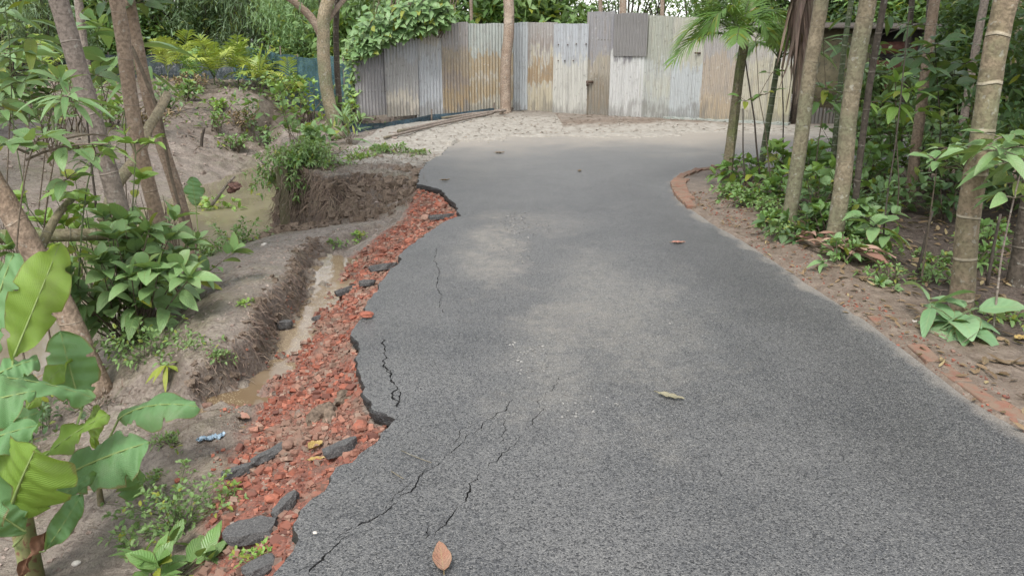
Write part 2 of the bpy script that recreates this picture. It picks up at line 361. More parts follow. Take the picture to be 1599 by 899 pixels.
# zones
FOOT = PL([(300, 930), (335, 850), (352, 780), (372, 720), (392, 680), (398, 640), (405, 612), (430, 580), (455, 545), (478, 512), (500, 480), (520, 445), (545, 410), (590, 378), (625, 352), (645, 325), (650, 290)], 0)
redpoly = np.vstack([LJ[3:], PL([(652, 284)]), PL([(645, 318, -.14), (628, 350, -.24), (592, 376, -.32), (552, 400, -.36), (535, 432, -.37), (520, 462, -.38), (500, 495, -.38), (480, 525, -.38), (458, 555, -.38), (442, 585, -.38), (415, 612, -.38), (398, 660, -.36), (376, 692, -.35), (350, 750, -.34), (335, 800, -.34), (318, 850, -.33), (300, 910, -.33)]), [[-1.35, .5, 0]]])[:, :2]
RED = np.zeros(GX.shape); RED[near] = inside(redpoly, GX[near], GY[near])
dRed = np.full(GX.shape, 99.); sub = (GX > -4) & (GX < 1) & (GY > 1) & (GY < 11)
dRed[sub] = pdist(np.vstack([redpoly, redpoly[:1]]), GX[sub], GY[sub])
red = np.where(RED > .5, smooth(-.02, .05, dRed), smooth(.10, 0, dRed + fbm(GX * 6, GY * 6, 3, 3) * .08))
red = np.clip(red, 0, 1) * (~IN)
n1 = fbm(GX * .9, GY * .9, 4, 1); n2 = fbm(GX * 5, GY * 5, 4, 2); n3 = fbm(GX * 19, GY * 19, 3, 3)
gyy, gxx = np.gradient(Z, gy, gx); slope = np.hypot(gxx, gyy)
left = (GX < 1.0) & ~IN & near & (dR > dL)
rough = np.where(left, .020 + .030 * smooth(.35, 1.2, slope), .006)
rough = np.where(left & (GY > 15) & (GX < -3.4), .10, rough)
holez = smooth(9.0, 9.6, GY) * smooth(11.6, 10.9, GY) * (GX < -1.0) * (GX > -3.4)
rough = np.where(left, np.maximum(rough, holez * .055), rough)
flatmud = left & (GX < -1.2) & (GY < 4.6) & (Z < -.38)
rough = np.where(flatmud, .010, rough)
fade = smooth(0, .15, dL) * 1.0
n4 = fbm(GX * 11, GY * 11, 4, 6)
bedm = np.exp(-((Z + .42) / .05) ** 2) * (GY > 3.6) * (GY < 7.2) * (GX > -2.4) * left
Z = Z + bedm * .10 * (n2 + .5 * n3)
Z = Z + np.where(left, fade * rough * (n2 * .9 + n3 * .5) + fade * .03 * n1 + fade * np.where(flatmud, .006, .016) * np.abs(n4), 0)
Z = Z + np.where(~left & ~IN, .02 * n1 * smooth(0, 1, np.minimum(dR, dF)) + .008 * n3 * smooth(0, .4, np.minimum(dR, dF)), 0)
Z += np.where(near, 0, fbm(GX * .06, GY * .06, 3, 8) * .25)
Z += red * smooth(0, .06, dL) * .018 * n3
# inside the road outline: soil sits below the asphalt; at the right and far edge it laps over it
m = np.minimum(dR + .05 + n2 * .07 + n3 * .035, dF - .30 + n2 * .55 + n1 * 1.0 + n3 * .15)
zin = -.09 + .105 * smooth(.22, -.04, m); zin = np.where(dL < .12, np.minimum(zin, -.085), zin)
Z = np.where(IN, zin, Z)
lap = (~IN) & (dL > .1)
Z = np.where(lap & (np.minimum(dR, dF) < .3), np.maximum(Z, .0) * smooth(0, .3, np.minimum(dR, dF)) + (.012 + .006 * n3) * (1 - smooth(0, .3, np.minimum(dR, dF))), Z)
def ground(x, y):
    """height of the terrain at (x, y)"""
    i = int(np.clip(np.searchsorted(gx, x) - 1, 0, len(gx) - 2)); j = int(np.clip(np.searchsorted(gy, y) - 1, 0, len(gy) - 2))
    a = (x - gx[i]) / (gx[i + 1] - gx[i]); b = (y - gy[j]) / (gy[j + 1] - gy[j])
    return float(Z[j, i] * (1 - a) * (1 - b) + Z[j, i + 1] * a * (1 - b) + Z[j + 1, i] * (1 - a) * b + Z[j + 1, i + 1] * a * b)
def groundv(x, y):
    i = np.clip(np.searchsorted(gx, x) - 1, 0, len(gx) - 2); j = np.clip(np.searchsorted(gy, y) - 1, 0, len(gy) - 2)
    a = (x - gx[i]) / (gx[i + 1] - gx[i]); b = (y - gy[j]) / (gy[j + 1] - gy[j])
    return Z[j, i] * (1 - a) * (1 - b) + Z[j, i + 1] * a * (1 - b) + Z[j + 1, i] * (1 - a) * b + Z[j + 1, i + 1] * a * b
def G(px, py, z=0.0):
    """where the view ray through a pixel of the photograph first meets the terrain"""
    d = ray(px, py); t = 0.0; o = np.array([0, 0, CAMH]); s = .02 / np.linalg.norm(d) * 1.5; p = o
    t = 1.2 / d[1]
    for _ in range(3000):
        p = o + d * t
        if p[2] <= max(ground(p[0], p[1]), 0.0 if False else -9): break
        t += s * (1 + t * d[1] * .15)
    return np.array([p[0], p[1], ground(p[0], p[1])])
# zone masks: r = brick rubble, g = sandy dust, b = humus deepened by painted shade under plants, a = mossy / grassy tinge
sand = smooth(3.4, .4, dF + n2 * .5) * (GY > 11) * (GX > -3.2) * (~left)
sand = np.maximum(sand, .5 * smooth(.95, .5, dR + n2 * .2) * (~left))
sand = np.maximum(sand, (left & (GY > 10.4) & (GX > -2.6)) * smooth(10.4, 11.0, GY) * .9)
humus = np.where(~left & (GX > 1) & (dR > .5) & (dF > .5) & (GY < 13), smooth(.5, .9, dR + n2 * .2), 0)
cliffp = W(540, 305, -.3)
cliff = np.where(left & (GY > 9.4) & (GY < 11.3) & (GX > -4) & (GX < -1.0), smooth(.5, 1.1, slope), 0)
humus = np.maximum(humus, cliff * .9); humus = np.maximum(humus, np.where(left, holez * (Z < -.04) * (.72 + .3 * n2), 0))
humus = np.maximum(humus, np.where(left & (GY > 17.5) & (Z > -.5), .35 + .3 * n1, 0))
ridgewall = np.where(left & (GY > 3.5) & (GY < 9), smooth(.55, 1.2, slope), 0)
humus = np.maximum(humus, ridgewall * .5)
moss = np.clip(.3 * n1 + .35 * n2, 0, 1) * left
zone = np.stack([red, np.clip(sand, 0, 1), np.clip(humus, 0, 1), moss], -1).reshape(-1, 4)
ny, nx = GX.shape
ii = (np.arange(ny - 1)[:, None] * nx + np.arange(nx - 1)[None, :]).ravel()
me = mesh_np('ground', np.stack([GX, GY, Z], -1), np.stack([ii, ii + 1, ii + nx + 1, ii + nx], -1), None, {'zone': zone})
N = NT('earth'); P = wpos(N); zc = N.attr('zone'); ch = N.sep(zc.outputs['Color'])
a1 = N.noise(P, 1.6, 5, .6); a2 = N.noise(P, 9, 6, .65); a3 = N.noise(P, 60, 4, .6)
mud = N.mix(N.ramp(a2, [(.3, 0), (.7, 1)]), (.125, .098, .076), (.25, .207, .17))
mud = N.mix(N.ramp(a1, [(.42, 0), (.62, 1)]), mud, N.mix(.5, mud, (.30, .262, .225)))
mud = N.mix(N.math('MULTIPLY', N.ramp(a3, [(.5, 0), (.66, 1)]), .55), mud, (.12, .085, .065))
mossc = N.mix(N.math('MULTIPLY', zc.outputs['Alpha'], 1.2, clamp=True), mud, (.115, .125, .055))
sandc = N.mix(N.ramp(N.math('ADD', N.math('MULTIPLY', a2, .6), N.math('MULTIPLY', a3, .4)), [(.40, 0), (.6, 1)]), (.21, .19, .16), (.345, .325, .285))
sandc = N.mix(N.math('MULTIPLY', N.ramp(a3, [(.56, 0), (.66, 1)]), .6), sandc, (.14, .09, .06))
shaded_hum = N.mix(N.ramp(a3, [(.4, 0), (.65, 1)]), (.035, .025, .018), (.115, .085, .065))  # humus colour, deepened to carry the shade under the verge plants
shaded_hum = N.mix(N.math('MULTIPLY', N.ramp(a2, [(.5, 0), (.7, 1)]), .6), shaded_hum, (.165, .135, .11))
rd = N.mix(N.ramp(a3, [(.35, 0), (.7, 1)]), (.14, .05, .035), (.30, .12, .08))
rd = N.mix(N.ramp(a2, [(.48, 0), (.68, 1)]), rd, (.19, .13, .10))
dirt = N.mix(N.ramp(a2, [(.35, 0), (.65, 1)]), (.12, .09, .066), (.215, .172, .135)); dirt = N.mix(N.math('MULTIPLY', N.ramp(a3, [(.5, 0), (.64, 1)]), .6), dirt, (.10, .065, .045))
c = N.mix(N.step(ch[1], .1, .45), mossc, dirt); c = N.mix(N.step(ch[1], .5, .9), c, sandc); c = N.mix(ch[2], c, shaded_hum); c = N.mix(ch[0], c, rd)
wet = N.ramp(a1, [(.42, .24), (.60, .68)])
rgh = N.mix(N.math('MAXIMUM', ch[2], N.math('MAXIMUM', ch[0], ch[1])), wet, .85)
a4 = N.noise(P, 26, 5, .7, .6)
c = N.mix(N.math('MULTIPLY', N.math('MULTIPLY', N.ramp(a4, [(.50, 0), (.60, 1)]), .6), N.math('SUBTRACT', 1.0, N.math('MULTIPLY', ch[1], .8))), c, (.085, .062, .05))
c = N.mix(N.math('MULTIPLY', N.ramp(a4, [(.30, 1), (.40, 0)]), .35), c, (.38, .33, .29))
hgt = N.math('ADD', N.math('MULTIPLY', a3, .45), N.math('MULTIPLY', a2, .9)); hgt = N.math('ADD', hgt, N.math('MULTIPLY', a4, .8)); hgt = N.math('MULTIPLY', hgt, N.math('SUBTRACT', 1.0, N.math('MULTIPLY', ch[1], .75)))
mat_earth = N.finish(N.bsdf(c, rgh, N.bump(hgt, .8, .03), .4))
me.materials.append(mat_earth)
tag(link(bpy.data.objects.new('ground', me)), kind='structure')

# ------------------------------------------------------------------ asphalt road with real cracks
CRACKS = [([(597, 526), (602, 545), (599, 566), (612, 588), (620, 604), (612, 614), (626, 633)], .010),
          ([(599, 566), (606, 574), (611, 584)], .006), ([(620, 604), (627, 612), (622, 624)], .006),
          ([(478, 893), (505, 862), (524, 848), (556, 826)], .008), ([(552, 822), (575, 812), (598, 801), (612, 788), (622, 779)], .009), ([(618, 776), (640, 766), (656, 742), (690, 720)], .007), ([(694, 716), (706, 700), (735, 676), (762, 658), (785, 640), (800, 622)], .0045),
          ([(676, 836), (700, 806), (718, 784)], .005), ([(722, 786), (727, 770), (742, 745), (756, 734)], .007), ([(760, 728), (775, 715), (800, 694), (820, 678)], .005), ([(826, 672), (832, 656), (846, 640), (842, 622)], .004),
          ([(683, 385), (679, 405), (686, 425), (681, 448), (690, 462)], .004), ([(690, 462), (686, 478), (694, 492)], .003),
          ([(505, 872), (480, 880), (464, 892)], .0035), ([(524, 840), (545, 822), (552, 812)], .003), ([(598, 795), (612, 776), (628, 762), (648, 752)], .003), ([(706, 694), (720, 672), (742, 660)], .003),
          ([(700, 806), (672, 820), (655, 846)], .003), ([(690, 727), (668, 730), (650, 746)], .003), ([(785, 650), (792, 670), (780, 690)], .003), ([(850, 618), (868, 600), (872, 585)], .003)]
vpts = []; vedges = []; cpolys = []
def addloop(P):
    k = len(vpts); vpts.extend(Vector((float(p[0]), float(p[1]))) for p in P); n = len(P)
    vedges.extend((k + i, k + (i + 1) % n) for i in range(n)); return k
addloop(ROAD)
for pts, wd in CRACKS:
    P = resample(PL(pts), .014); n = len(P); s = np.arange(n) * .014
    T = np.gradient(P[:, :2], axis=0); T /= np.linalg.norm(T, axis=1)[:, None]; Nn = np.stack([-T[:, 1], T[:, 0]], 1)
    c = P[:, :2] + Nn * (fbm(s * 26, s * 0 + wd * 900 + P[0][0] * 7, 4, 9) * .022)[:, None]
    w_ = wd * np.clip(1 + 1.5 * fbm(s * 22, s * 0 + 3 + wd * 99, 3, 4), .25, 2.5) * np.clip(np.minimum(s, s[-1] - s) / .04, .3, 1) * .5
    Lp = c + Nn * w_[:, None]; Rp = c - Nn * w_[:, None]
    loop = np.vstack([Lp, Rp[::-1]]); addloop(loop); cpolys.append((loop, Lp, Rp, c))
rx = []
for y in np.arange(-3.9, 16, .075):
    x0, x1 = -2.5, 4.2
    X = np.arange(x0, x1, .075) + rng.random() * .03; rx.append(np.stack([X, np.full(len(X), y) + (rng.random(len(X)) - .5) * .02], 1))
rx = np.vstack(rx); rx = rx[inside(ROAD, rx[:, 0], rx[:, 1])]
dd = pdist(np.vstack([np.c_[ROAD, ROAD[:, :1] * 0], [[*ROAD[0], 0]]]), rx[:, 0], rx[:, 1]); rx = rx[dd > .03]
for loop, Lp, Rp, c in cpolys:
    dd = pdist(c, rx[:, 0], rx[:, 1]); rx = rx[dd > .03]
X2 = np.array([(x, y) for x in np.arange(4.4, 27.5, .5) for y in (11.2, 12, 13, 14)]); X2 = X2[inside(ROAD, X2[:, 0], X2[:, 1])]
vpts += [Vector((float(a), float(b))) for a, b in np.vstack([rx, X2])]
vs_, es_, fs_, _, _, _ = delaunay_2d_cdt(vpts, vedges, [], 1, 1e-6)
rv = np.array([(v[0], v[1]) for v in vs_]); ft = np.array([f[:3] for f in fs_])
cen = rv[ft].mean(1); keep = inside(ROAD, cen[:, 0], cen[:, 1])
for loop, *_ in cpolys: keep &= ~inside(loop, cen[:, 0], cen[:, 1])
ft = ft[keep]
def road_z(x, y):
    z = fbm(x * .8, y * .8, 3, 21) * .010 + fbm(x * 4, y * 4, 2, 22) * .0025
    dl = pdist(LJ[::2], x, y); return z - .02 * smooth(.30, 0, dl) * (.4 + .6 * np.abs(fbm(x * 2, y * 2, 2, 23)))
rb = MB(); rvz = np.c_[rv, road_z(rv[:, 0], rv[:, 1])]
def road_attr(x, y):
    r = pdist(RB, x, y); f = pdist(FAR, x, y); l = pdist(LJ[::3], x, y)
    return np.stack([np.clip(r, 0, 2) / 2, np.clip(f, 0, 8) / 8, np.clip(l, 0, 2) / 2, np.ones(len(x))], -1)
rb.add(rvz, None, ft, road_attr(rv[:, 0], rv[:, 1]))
# broken side face of the slab, ragged and undercut
E = LJ[:, :2]; z0 = road_z(E[:, 0], E[:, 1]); n = len(E)
T = np.gradient(E, axis=0); T /= np.linalg.norm(T, axis=1)[:, None] + 1e-9; Nn = np.stack([-T[:, 1], T[:, 0]], 1)
rows = []
for k, (dz, off) in enumerate([(0, 0), (-.012, .006), (-.026, .002), (-.042, .006), (-.058, -.004), (-.10, -.02)]):
    o = off + (rng.random(n) - .5) * .014 * (k > 0)
    rows.append(np.c_[E + Nn * o[:, None], z0 + dz])
S = np.array(rows); q = []
for k in range(len(rows) - 1):
    for i in range(n - 1): q.append((k * n + i, k * n + i + 1, (k + 1) * n + i + 1, (k + 1) * n + i))
at = np.tile(road_attr(E[:, 0], E[:, 1]), (len(rows), 1)); at[:, 3] = 0
rb.add(S.reshape(-1, 3), q, None, at)
for loop, Lp, Rp, c in cpolys:
    n = len(Lp); zl = road_z(Lp[:, 0], Lp[:, 1]); zr = road_z(Rp[:, 0], Rp[:, 1])
    v = np.vstack([np.c_[Lp, zl], np.c_[c, zl - .03], np.c_[Rp, zr]]); q = []
    for i in range(n - 1): q += [(i, i + 1, n + i + 1, n + i), (n + i, n + i + 1, 2 * n + i + 1, 2 * n + i)]
    a = np.zeros((3 * n, 4)); a[:, :3] = .6; rb.add(v, q, None, a)
# material: worn asphalt, aggregate showing, dusty towards the edges, far end paled by painted sky sheen
N = NT('asphalt'); P = wpos(N); at = N.attr('tint'); ch = N.sep(at.outputs['Color'])
vor = N.n('ShaderNodeTexVoronoi', {'Vector': P, 'Scale': 165.0, 'Randomness': 1.0}); vc = N.sep(vor.outputs['Color'])
vor2 = N.n('ShaderNodeTexVoronoi', {'Vector': P, 'Scale': 230.0, 'Randomness': 1.0}); vc2 = N.sep(vor2.outputs['Color'])
big = N.noise(P, .55, 5, .6, .3); med = N.noise(P, 2.6, 5, .65); fine = N.noise(P, 130, 3, .7); wrm = N.noise(P, 100, 3, .65, 1.5)
base = N.mix(N.ramp(big, [(.40, 0), (.60, 1)]), (.045, .047, .051), (.092, .092, .092))
base = N.mix(N.math('MULTIPLY', N.ramp(med, [(.42, 0), (.68, 1)]), .6), base, (.115, .113, .108))
base = N.mix(N.math('MULTIPLY', N.ramp(wrm, [(.38, 1), (.46, 0)]), .85), base, (.024, .024, .027)); base = N.mix(N.math('MULTIPLY', N.ramp(wrm, [(.54, 0), (.62, 1)]), .65), base, (.155, .152, .147))
pit = N.n('ShaderNodeTexVoronoi', {'Vector': P, 'Scale': 48.0, 'Randomness': 1.0}, feature='SMOOTH_F1'); pc = N.sep(pit.outputs['Color']); pm = N.math('MULTIPLY', N.math('SUBTRACT', 1.0, N.step(pit.outputs['Distance'], .14, .34)), N.ramp(N.math('ADD', pc[0], N.math('MULTIPLY', N.math('SUBTRACT', med, .5), 1.2)), [(.52, 0), (.62, 1)]))
base = N.mix(N.math('MULTIPLY', pm, .8), base, (.022, .022, .025))
base = N.mix(N.math('MULTIPLY', N.ramp(N.noise(P, 1.15, 6, .7, .8), [(.46, 0), (.56, 1)]), .30), base, (.125, .122, .118))
base = N.mix(N.math('MULTIPLY', N.ramp(N.noise(P, 4.6, 6, .75), [(.54, 0), (.62, 1)]), .30), base, (.04, .04, .042))
db = N.math('MULTIPLY', N.step(N.math('ADD', ch[0], N.math('MULTIPLY', N.math('SUBTRACT', big, .5), .5)), .02, .14), N.math('SUBTRACT', 1.0, N.step(N.math('ADD', ch[0], N.math('MULTIPLY', N.math('SUBTRACT', big, .5), .7)), .16, .5)))
base = N.mix(N.math('MULTIPLY', db, .55), base, (.045, .044, .045))
# polished patch where wheels wore the binder away
def spot(N, px, py, rx_, ry_, amp=1.0, z=0):
    c = W(px, py, z); d = N.n('ShaderNodeVectorMath', {0: P, 1: (float(c[0]), float(c[1]), 0)}, operation='SUBTRACT').outputs[0]
    d = N.n('ShaderNodeVectorMath', {0: d, 1: (1 / rx_, 1 / ry_, 0)}, operation='MULTIPLY').outputs[0]
    l = N.n('ShaderNodeVectorMath', {0: d}, operation='LENGTH').outputs['Value']
    return N.math('MULTIPLY', N.math('SUBTRACT', 1.0, N.step(N.math('ADD', l, N.math('MULTIPLY', N.math('SUBTRACT', med, .5), 3.2)), .1, 1.3)), amp)
wear = spot(N, 960, 480, .55, 1.5); wear = N.math('MAXIMUM', wear, spot(N, 860, 570, .28, .9, .9)); wear = N.math('MAXIMUM', wear, spot(N, 745, 400, .3, .8, .6))
mudp = N.math('MAXIMUM', spot(N, 780, 385, .30, 1.3, .8), spot(N, 830, 345, .6, .6, .45)); mudp = N.math('MAXIMUM', mudp, spot(N, 790, 415, .16, .14, .8))
mudp = N.math('MAXIMUM', mudp, spot(N, 1290, 430, .35, .3, .7)); mudp = N.math('MAXIMUM', mudp, spot(N, 890, 500, .35, .35, .5))
spk = N.ramp(vc[0], [(.70, 0), (.95, 1)]); spkd = N.ramp(vc[1], [(.14, 1), (.32, 0)])
c = N.mix(N.math('MULTIPLY', spk, N.math('ADD', .36, N.math('MULTIPLY', wear, .64))), base, (.25, .245, .23))
c = N.mix(N.math('MULTIPLY', spkd, .88), c, (.016, .016, .018))
c = N.mix(N.math('MULTIPLY', N.ramp(vc2[0], [(.75, 0), (1, 1)]), .4), c, (.27, .26, .24))
c = N.mix(N.math('MULTIPLY', N.math('MULTIPLY', wear, N.ramp(N.noise(P, 14, 6, .75), [(.38, .2), (.6, 1)])), .55), c, (.20, .185, .16))
mudp = N.math('MULTIPLY', mudp, N.ramp(N.noise(P, 11, 7, .75), [(.40, .15), (.60, 1)]))
c = N.mix(N.math('MULTIPLY', mudp, N.ramp(fine, [(.3, .3), (.6, .75)])), c, (.30, .265, .22))
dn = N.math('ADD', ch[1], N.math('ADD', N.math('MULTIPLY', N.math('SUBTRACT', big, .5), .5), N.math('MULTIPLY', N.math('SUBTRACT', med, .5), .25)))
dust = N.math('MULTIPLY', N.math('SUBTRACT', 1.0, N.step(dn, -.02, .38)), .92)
far_sheen = N.math('MULTIPLY', N.math('SUBTRACT', 1.0, N.step(dn, .10, .80)), .55)  # sky sheen at grazing view painted in: asphalt colour pales with distance
c = N.mix(far_sheen, c, (.165, .162, .155))
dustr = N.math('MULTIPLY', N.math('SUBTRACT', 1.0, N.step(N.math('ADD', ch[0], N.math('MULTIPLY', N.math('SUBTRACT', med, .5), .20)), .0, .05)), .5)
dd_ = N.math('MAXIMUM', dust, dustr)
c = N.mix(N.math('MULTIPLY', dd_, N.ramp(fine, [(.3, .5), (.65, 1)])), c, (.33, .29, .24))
side = N.math('SUBTRACT', 1.0, at.outputs['Alpha']); c = N.mix(side, c, N.mix(N.ramp(fine, [(.4, 0), (.7, 1)]), (.012, .012, .013), (.05, .048, .046)))
rg = N.math('ADD', N.ramp(big, [(.3, .34), (.7, .50)]), N.math('MULTIPLY', dd_, .3))
hgt = N.math('ADD', N.math('MULTIPLY', vor.outputs['Distance'], -1.0), N.math('MULTIPLY', fine, .8))
hgt = N.math('ADD', hgt, N.math('MULTIPLY', spk, .5)); hgt = N.math('ADD', hgt, N.math('MULTIPLY', wrm, 1.2)); hgt = N.math('SUBTRACT', hgt, N.math('MULTIPLY', pm, 1.0))
mat_asph = N.finish(N.bsdf(c, rg, N.bump(hgt, .6, .006), .6))
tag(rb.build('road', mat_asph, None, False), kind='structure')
for p in bpy.data.objects['road'].data.polygons: p.use_smooth = True

# ------------------------------------------------------------------ water
def watermat(name, a, b, rough, foam=False, bscale=3):
    N = NT(name); P = wpos(N); n = N.noise(P, 1.3, 4); c = N.mix(N.ramp(n, [(.35, 0), (.65, 1)]), a, b)
    if foam:
        v = N.n('ShaderNodeTexVoronoi', {'Vector': P, 'Scale': 75.0}); f = N.math('SUBTRACT', 1.0, N.step(v.outputs['Distance'], .22, .34))
        k = N.ramp(N.noise(P, 2.2, 3), [(.44, 0), (.52, 1)]); c = N.mix(N.math('MULTIPLY', N.math('MULTIPLY', f, k), .6), c, (.50, .42, .27))
    return N.finish(N.bsdf(c, rough, N.bump(N.noise(P, bscale, 3), .12, .02), .5, IOR=1.33))
def sheet(name, pts, z, mat, label=None):
    me = bpy.data.meshes.new(name); bm = bmesh.new(); bm.faces.new([bm.verts.new((float(p[0]), float(p[1]), z)) for p in pts])
    bmesh.ops.triangulate(bm, faces=bm.faces[:]); bm.to_mesh(me); bm.free(); me.materials.append(mat)
    return link(bpy.data.objects.new(name, me))
pw = PL([(445, 372), (470, 300), (445, 225), (380, 240), (200, 285), (0, 340), (-300, 430), (-900, 640), (-900, 1000), (-200, 760), (60, 620), (200, 500), (330, 405)], -.9)
tag(sheet('pond_water', pw, -.9, watermat('pond', (.17, .142, .10), (.23, .195, .145), .07)), kind='structure')
gw = PL([(296, 660), (300, 615), (335, 580), (365, 550), (390, 515), (405, 480), (425, 450), (445, 410), (490, 395), (560, 400), (560, 440), (530, 490), (500, 535), (470, 575), (450, 610), (425, 660), (390, 690), (340, 700), (300, 690)], -.39)
tag(sheet('gully_water', gw, -.388, watermat('gully', (.15, .105, .062), (.235, .185, .13), .04, True, 6)), kind='structure')
# ================================================================== FENCE OF CORRUGATED SHEETS
def sheet_mat(name, top, low, rust=(.24, .145, .05), bands=(), zt=1.2, soil=.25, dark=.0, streak=.4, edge=None):
    """galvanised sheet: z-dependent weathering with ragged borders. bands = [(z0, z1, colour, amount)]"""
    N = NT(name); P = wpos(N); z = N.n('ShaderNodeSeparateXYZ', {0: P}).outputs[2]
    st = N.n('ShaderNodeMapping', {'Vector': P, 'Scale': (9, 9, 1.1)}).outputs[0]
    n1 = N.noise(st, 1.6, 5, .65); n2 = N.noise(P, 14, 4, .65); n3 = N.noise(P, 2.2, 3)
    zz = N.math('ADD', z, N.math('ADD', N.math('MULTIPLY', N.math('SUBTRACT', n1, .5), 1.2), N.math('MULTIPLY', N.math('SUBTRACT', n3, .5), .9)))
    c = N.mix(N.step(zz, zt - .06, zt + .06), low, top)
    for z0, z1, col, amt in bands:
        k = N.math('MULTIPLY', N.step(zz, z0 - .05, z0 + .05), N.math('SUBTRACT', 1.0, N.step(zz, z1 - .05, z1 + .05)))
        k = N.math('MULTIPLY', k, N.ramp(N.math('ADD', N.math('MULTIPLY', n1, .6), N.math('MULTIPLY', n2, .4)), [(.36, 0), (.5, amt)])); c = N.mix(k, c, col)
    c = N.mix(N.math('MULTIPLY', N.ramp(n1, [(.52, 0), (.66, 1)]), streak), c, rust)
    g1 = N.noise(N.n('ShaderNodeMapping', {'Vector': P, 'Scale': (22, 22, .9)}).outputs[0], 1.0, 5, .7)
    c = N.mix(N.math('MULTIPLY', N.ramp(g1, [(.50, 0), (.66, 1)]), .42), c, (.15, .145, .135))
    c = N.mix(N.math('MULTIPLY', N.ramp(N.noise(P, 5, 6, .75), [(.54, 0), (.66, 1)]), .40), c, (.19, .18, .16))
    c = N.mix(N.math('MULTIPLY', N.ramp(n2, [(.60, 0), (.70, 1)]), .4), c, (.48, .47, .44))
    c = N.mix(N.math('MULTIPLY', N.ramp(n2, [(.30, 1), (.40, 0)]), .45), c, (.09, .08, .065))
    c = N.mix(N.math('MULTIPLY', N.math('SUBTRACT', 1.0, N.step(zz, .08, .08 + soil)), .55), c, (.14, .13, .105))
    return N.finish(N.bsdf(N.n('ShaderNodeHueSaturation', {'Color': c, 'Value': 1.1, 'Saturation': .74}).outputs[0], .5, N.bump(n2, .3, .003), .5, Metallic=.15))
def corr(name, A, B, zb, zt, mat, parent, label=None, pitch=.073, amp=.013, slant=0.0, dent=.012, y=0.0):
    """one corrugated sheet standing between plan points A and B"""
    A = np.array(A[:2]); B = np.array(B[:2]); L = np.linalg.norm(B - A); u = (B - A) / L; nrm = np.array([u[1], -u[0]])
    nu = int(L / pitch * 8) + 2; nv = 14; s = np.linspace(0, L, nu); h = np.linspace(0, 1, nv)
    S, H = np.meshgrid(s, h); ph = rng.random() * 6
    off = amp * np.sin(S / pitch * 2 * np.pi + ph) + dent * fbm(S * 2.1 + ph * 9, H * 3, 3, 31) + y
    ztop = zt + .02 * fbm(s * 3 + ph, s * 0, 2, 5); zbot = zb + slant * (s / L - .5)
    Zs = zbot[None, :] * (1 - H) + ztop[None, :] * H if np.ndim(zbot) else zb * (1 - H) + ztop[None, :] * H
    X = A[0] + u[0] * S + nrm[0] * off; Y = A[1] + u[1] * S + nrm[1] * off
    v = np.stack([X, Y, Zs], -1).reshape(-1, 3); v2 = v + np.array([-nrm[0], -nrm[1], 0]) * .0012
    i = (np.arange(nv - 1)[:, None] * nu + np.arange(nu - 1)[None, :]).ravel(); q = np.stack([i, i + 1, i + nu + 1, i + nu], -1)
    m = MB(); m.add(v, q); m.add(v2, q[:, ::-1]); return m.build(name, mat, parent, True, label)
FA = W(557, 184, .0); FB = W(800, 173, .05); FC_ = W(1232, 195, .04)
FA[2] = FB[2] = 0
def fpt(px):   # plan point of the fence line seen at this pixel column
    d = ray(px, 180)[:2]
    a, b = (FA, FB) if px < 800 else (FB, FC_)
    e = (b - a)[:2]; M = np.array([[d[0], -e[0]], [d[1], -e[1]]]); t, s_ = np.linalg.solve(M, a[:2]); return a[:2] + e * s_
def ztop_at(px, py):
    p = fpt(px); d = ray(px, py); return CAMH + d[2] * (p[1] / d[1])
zn = (.30, .31, .33); znl = (.40, .42, .43); cream = (.37, .355, .31); dk = (.19, .185, .20); olive = (.27, .24, .14); rust = (.26, .13, .05); ochre = (.27, .185, .075); brn = (.20, .155, .12); blu = (.30, .325, .335)
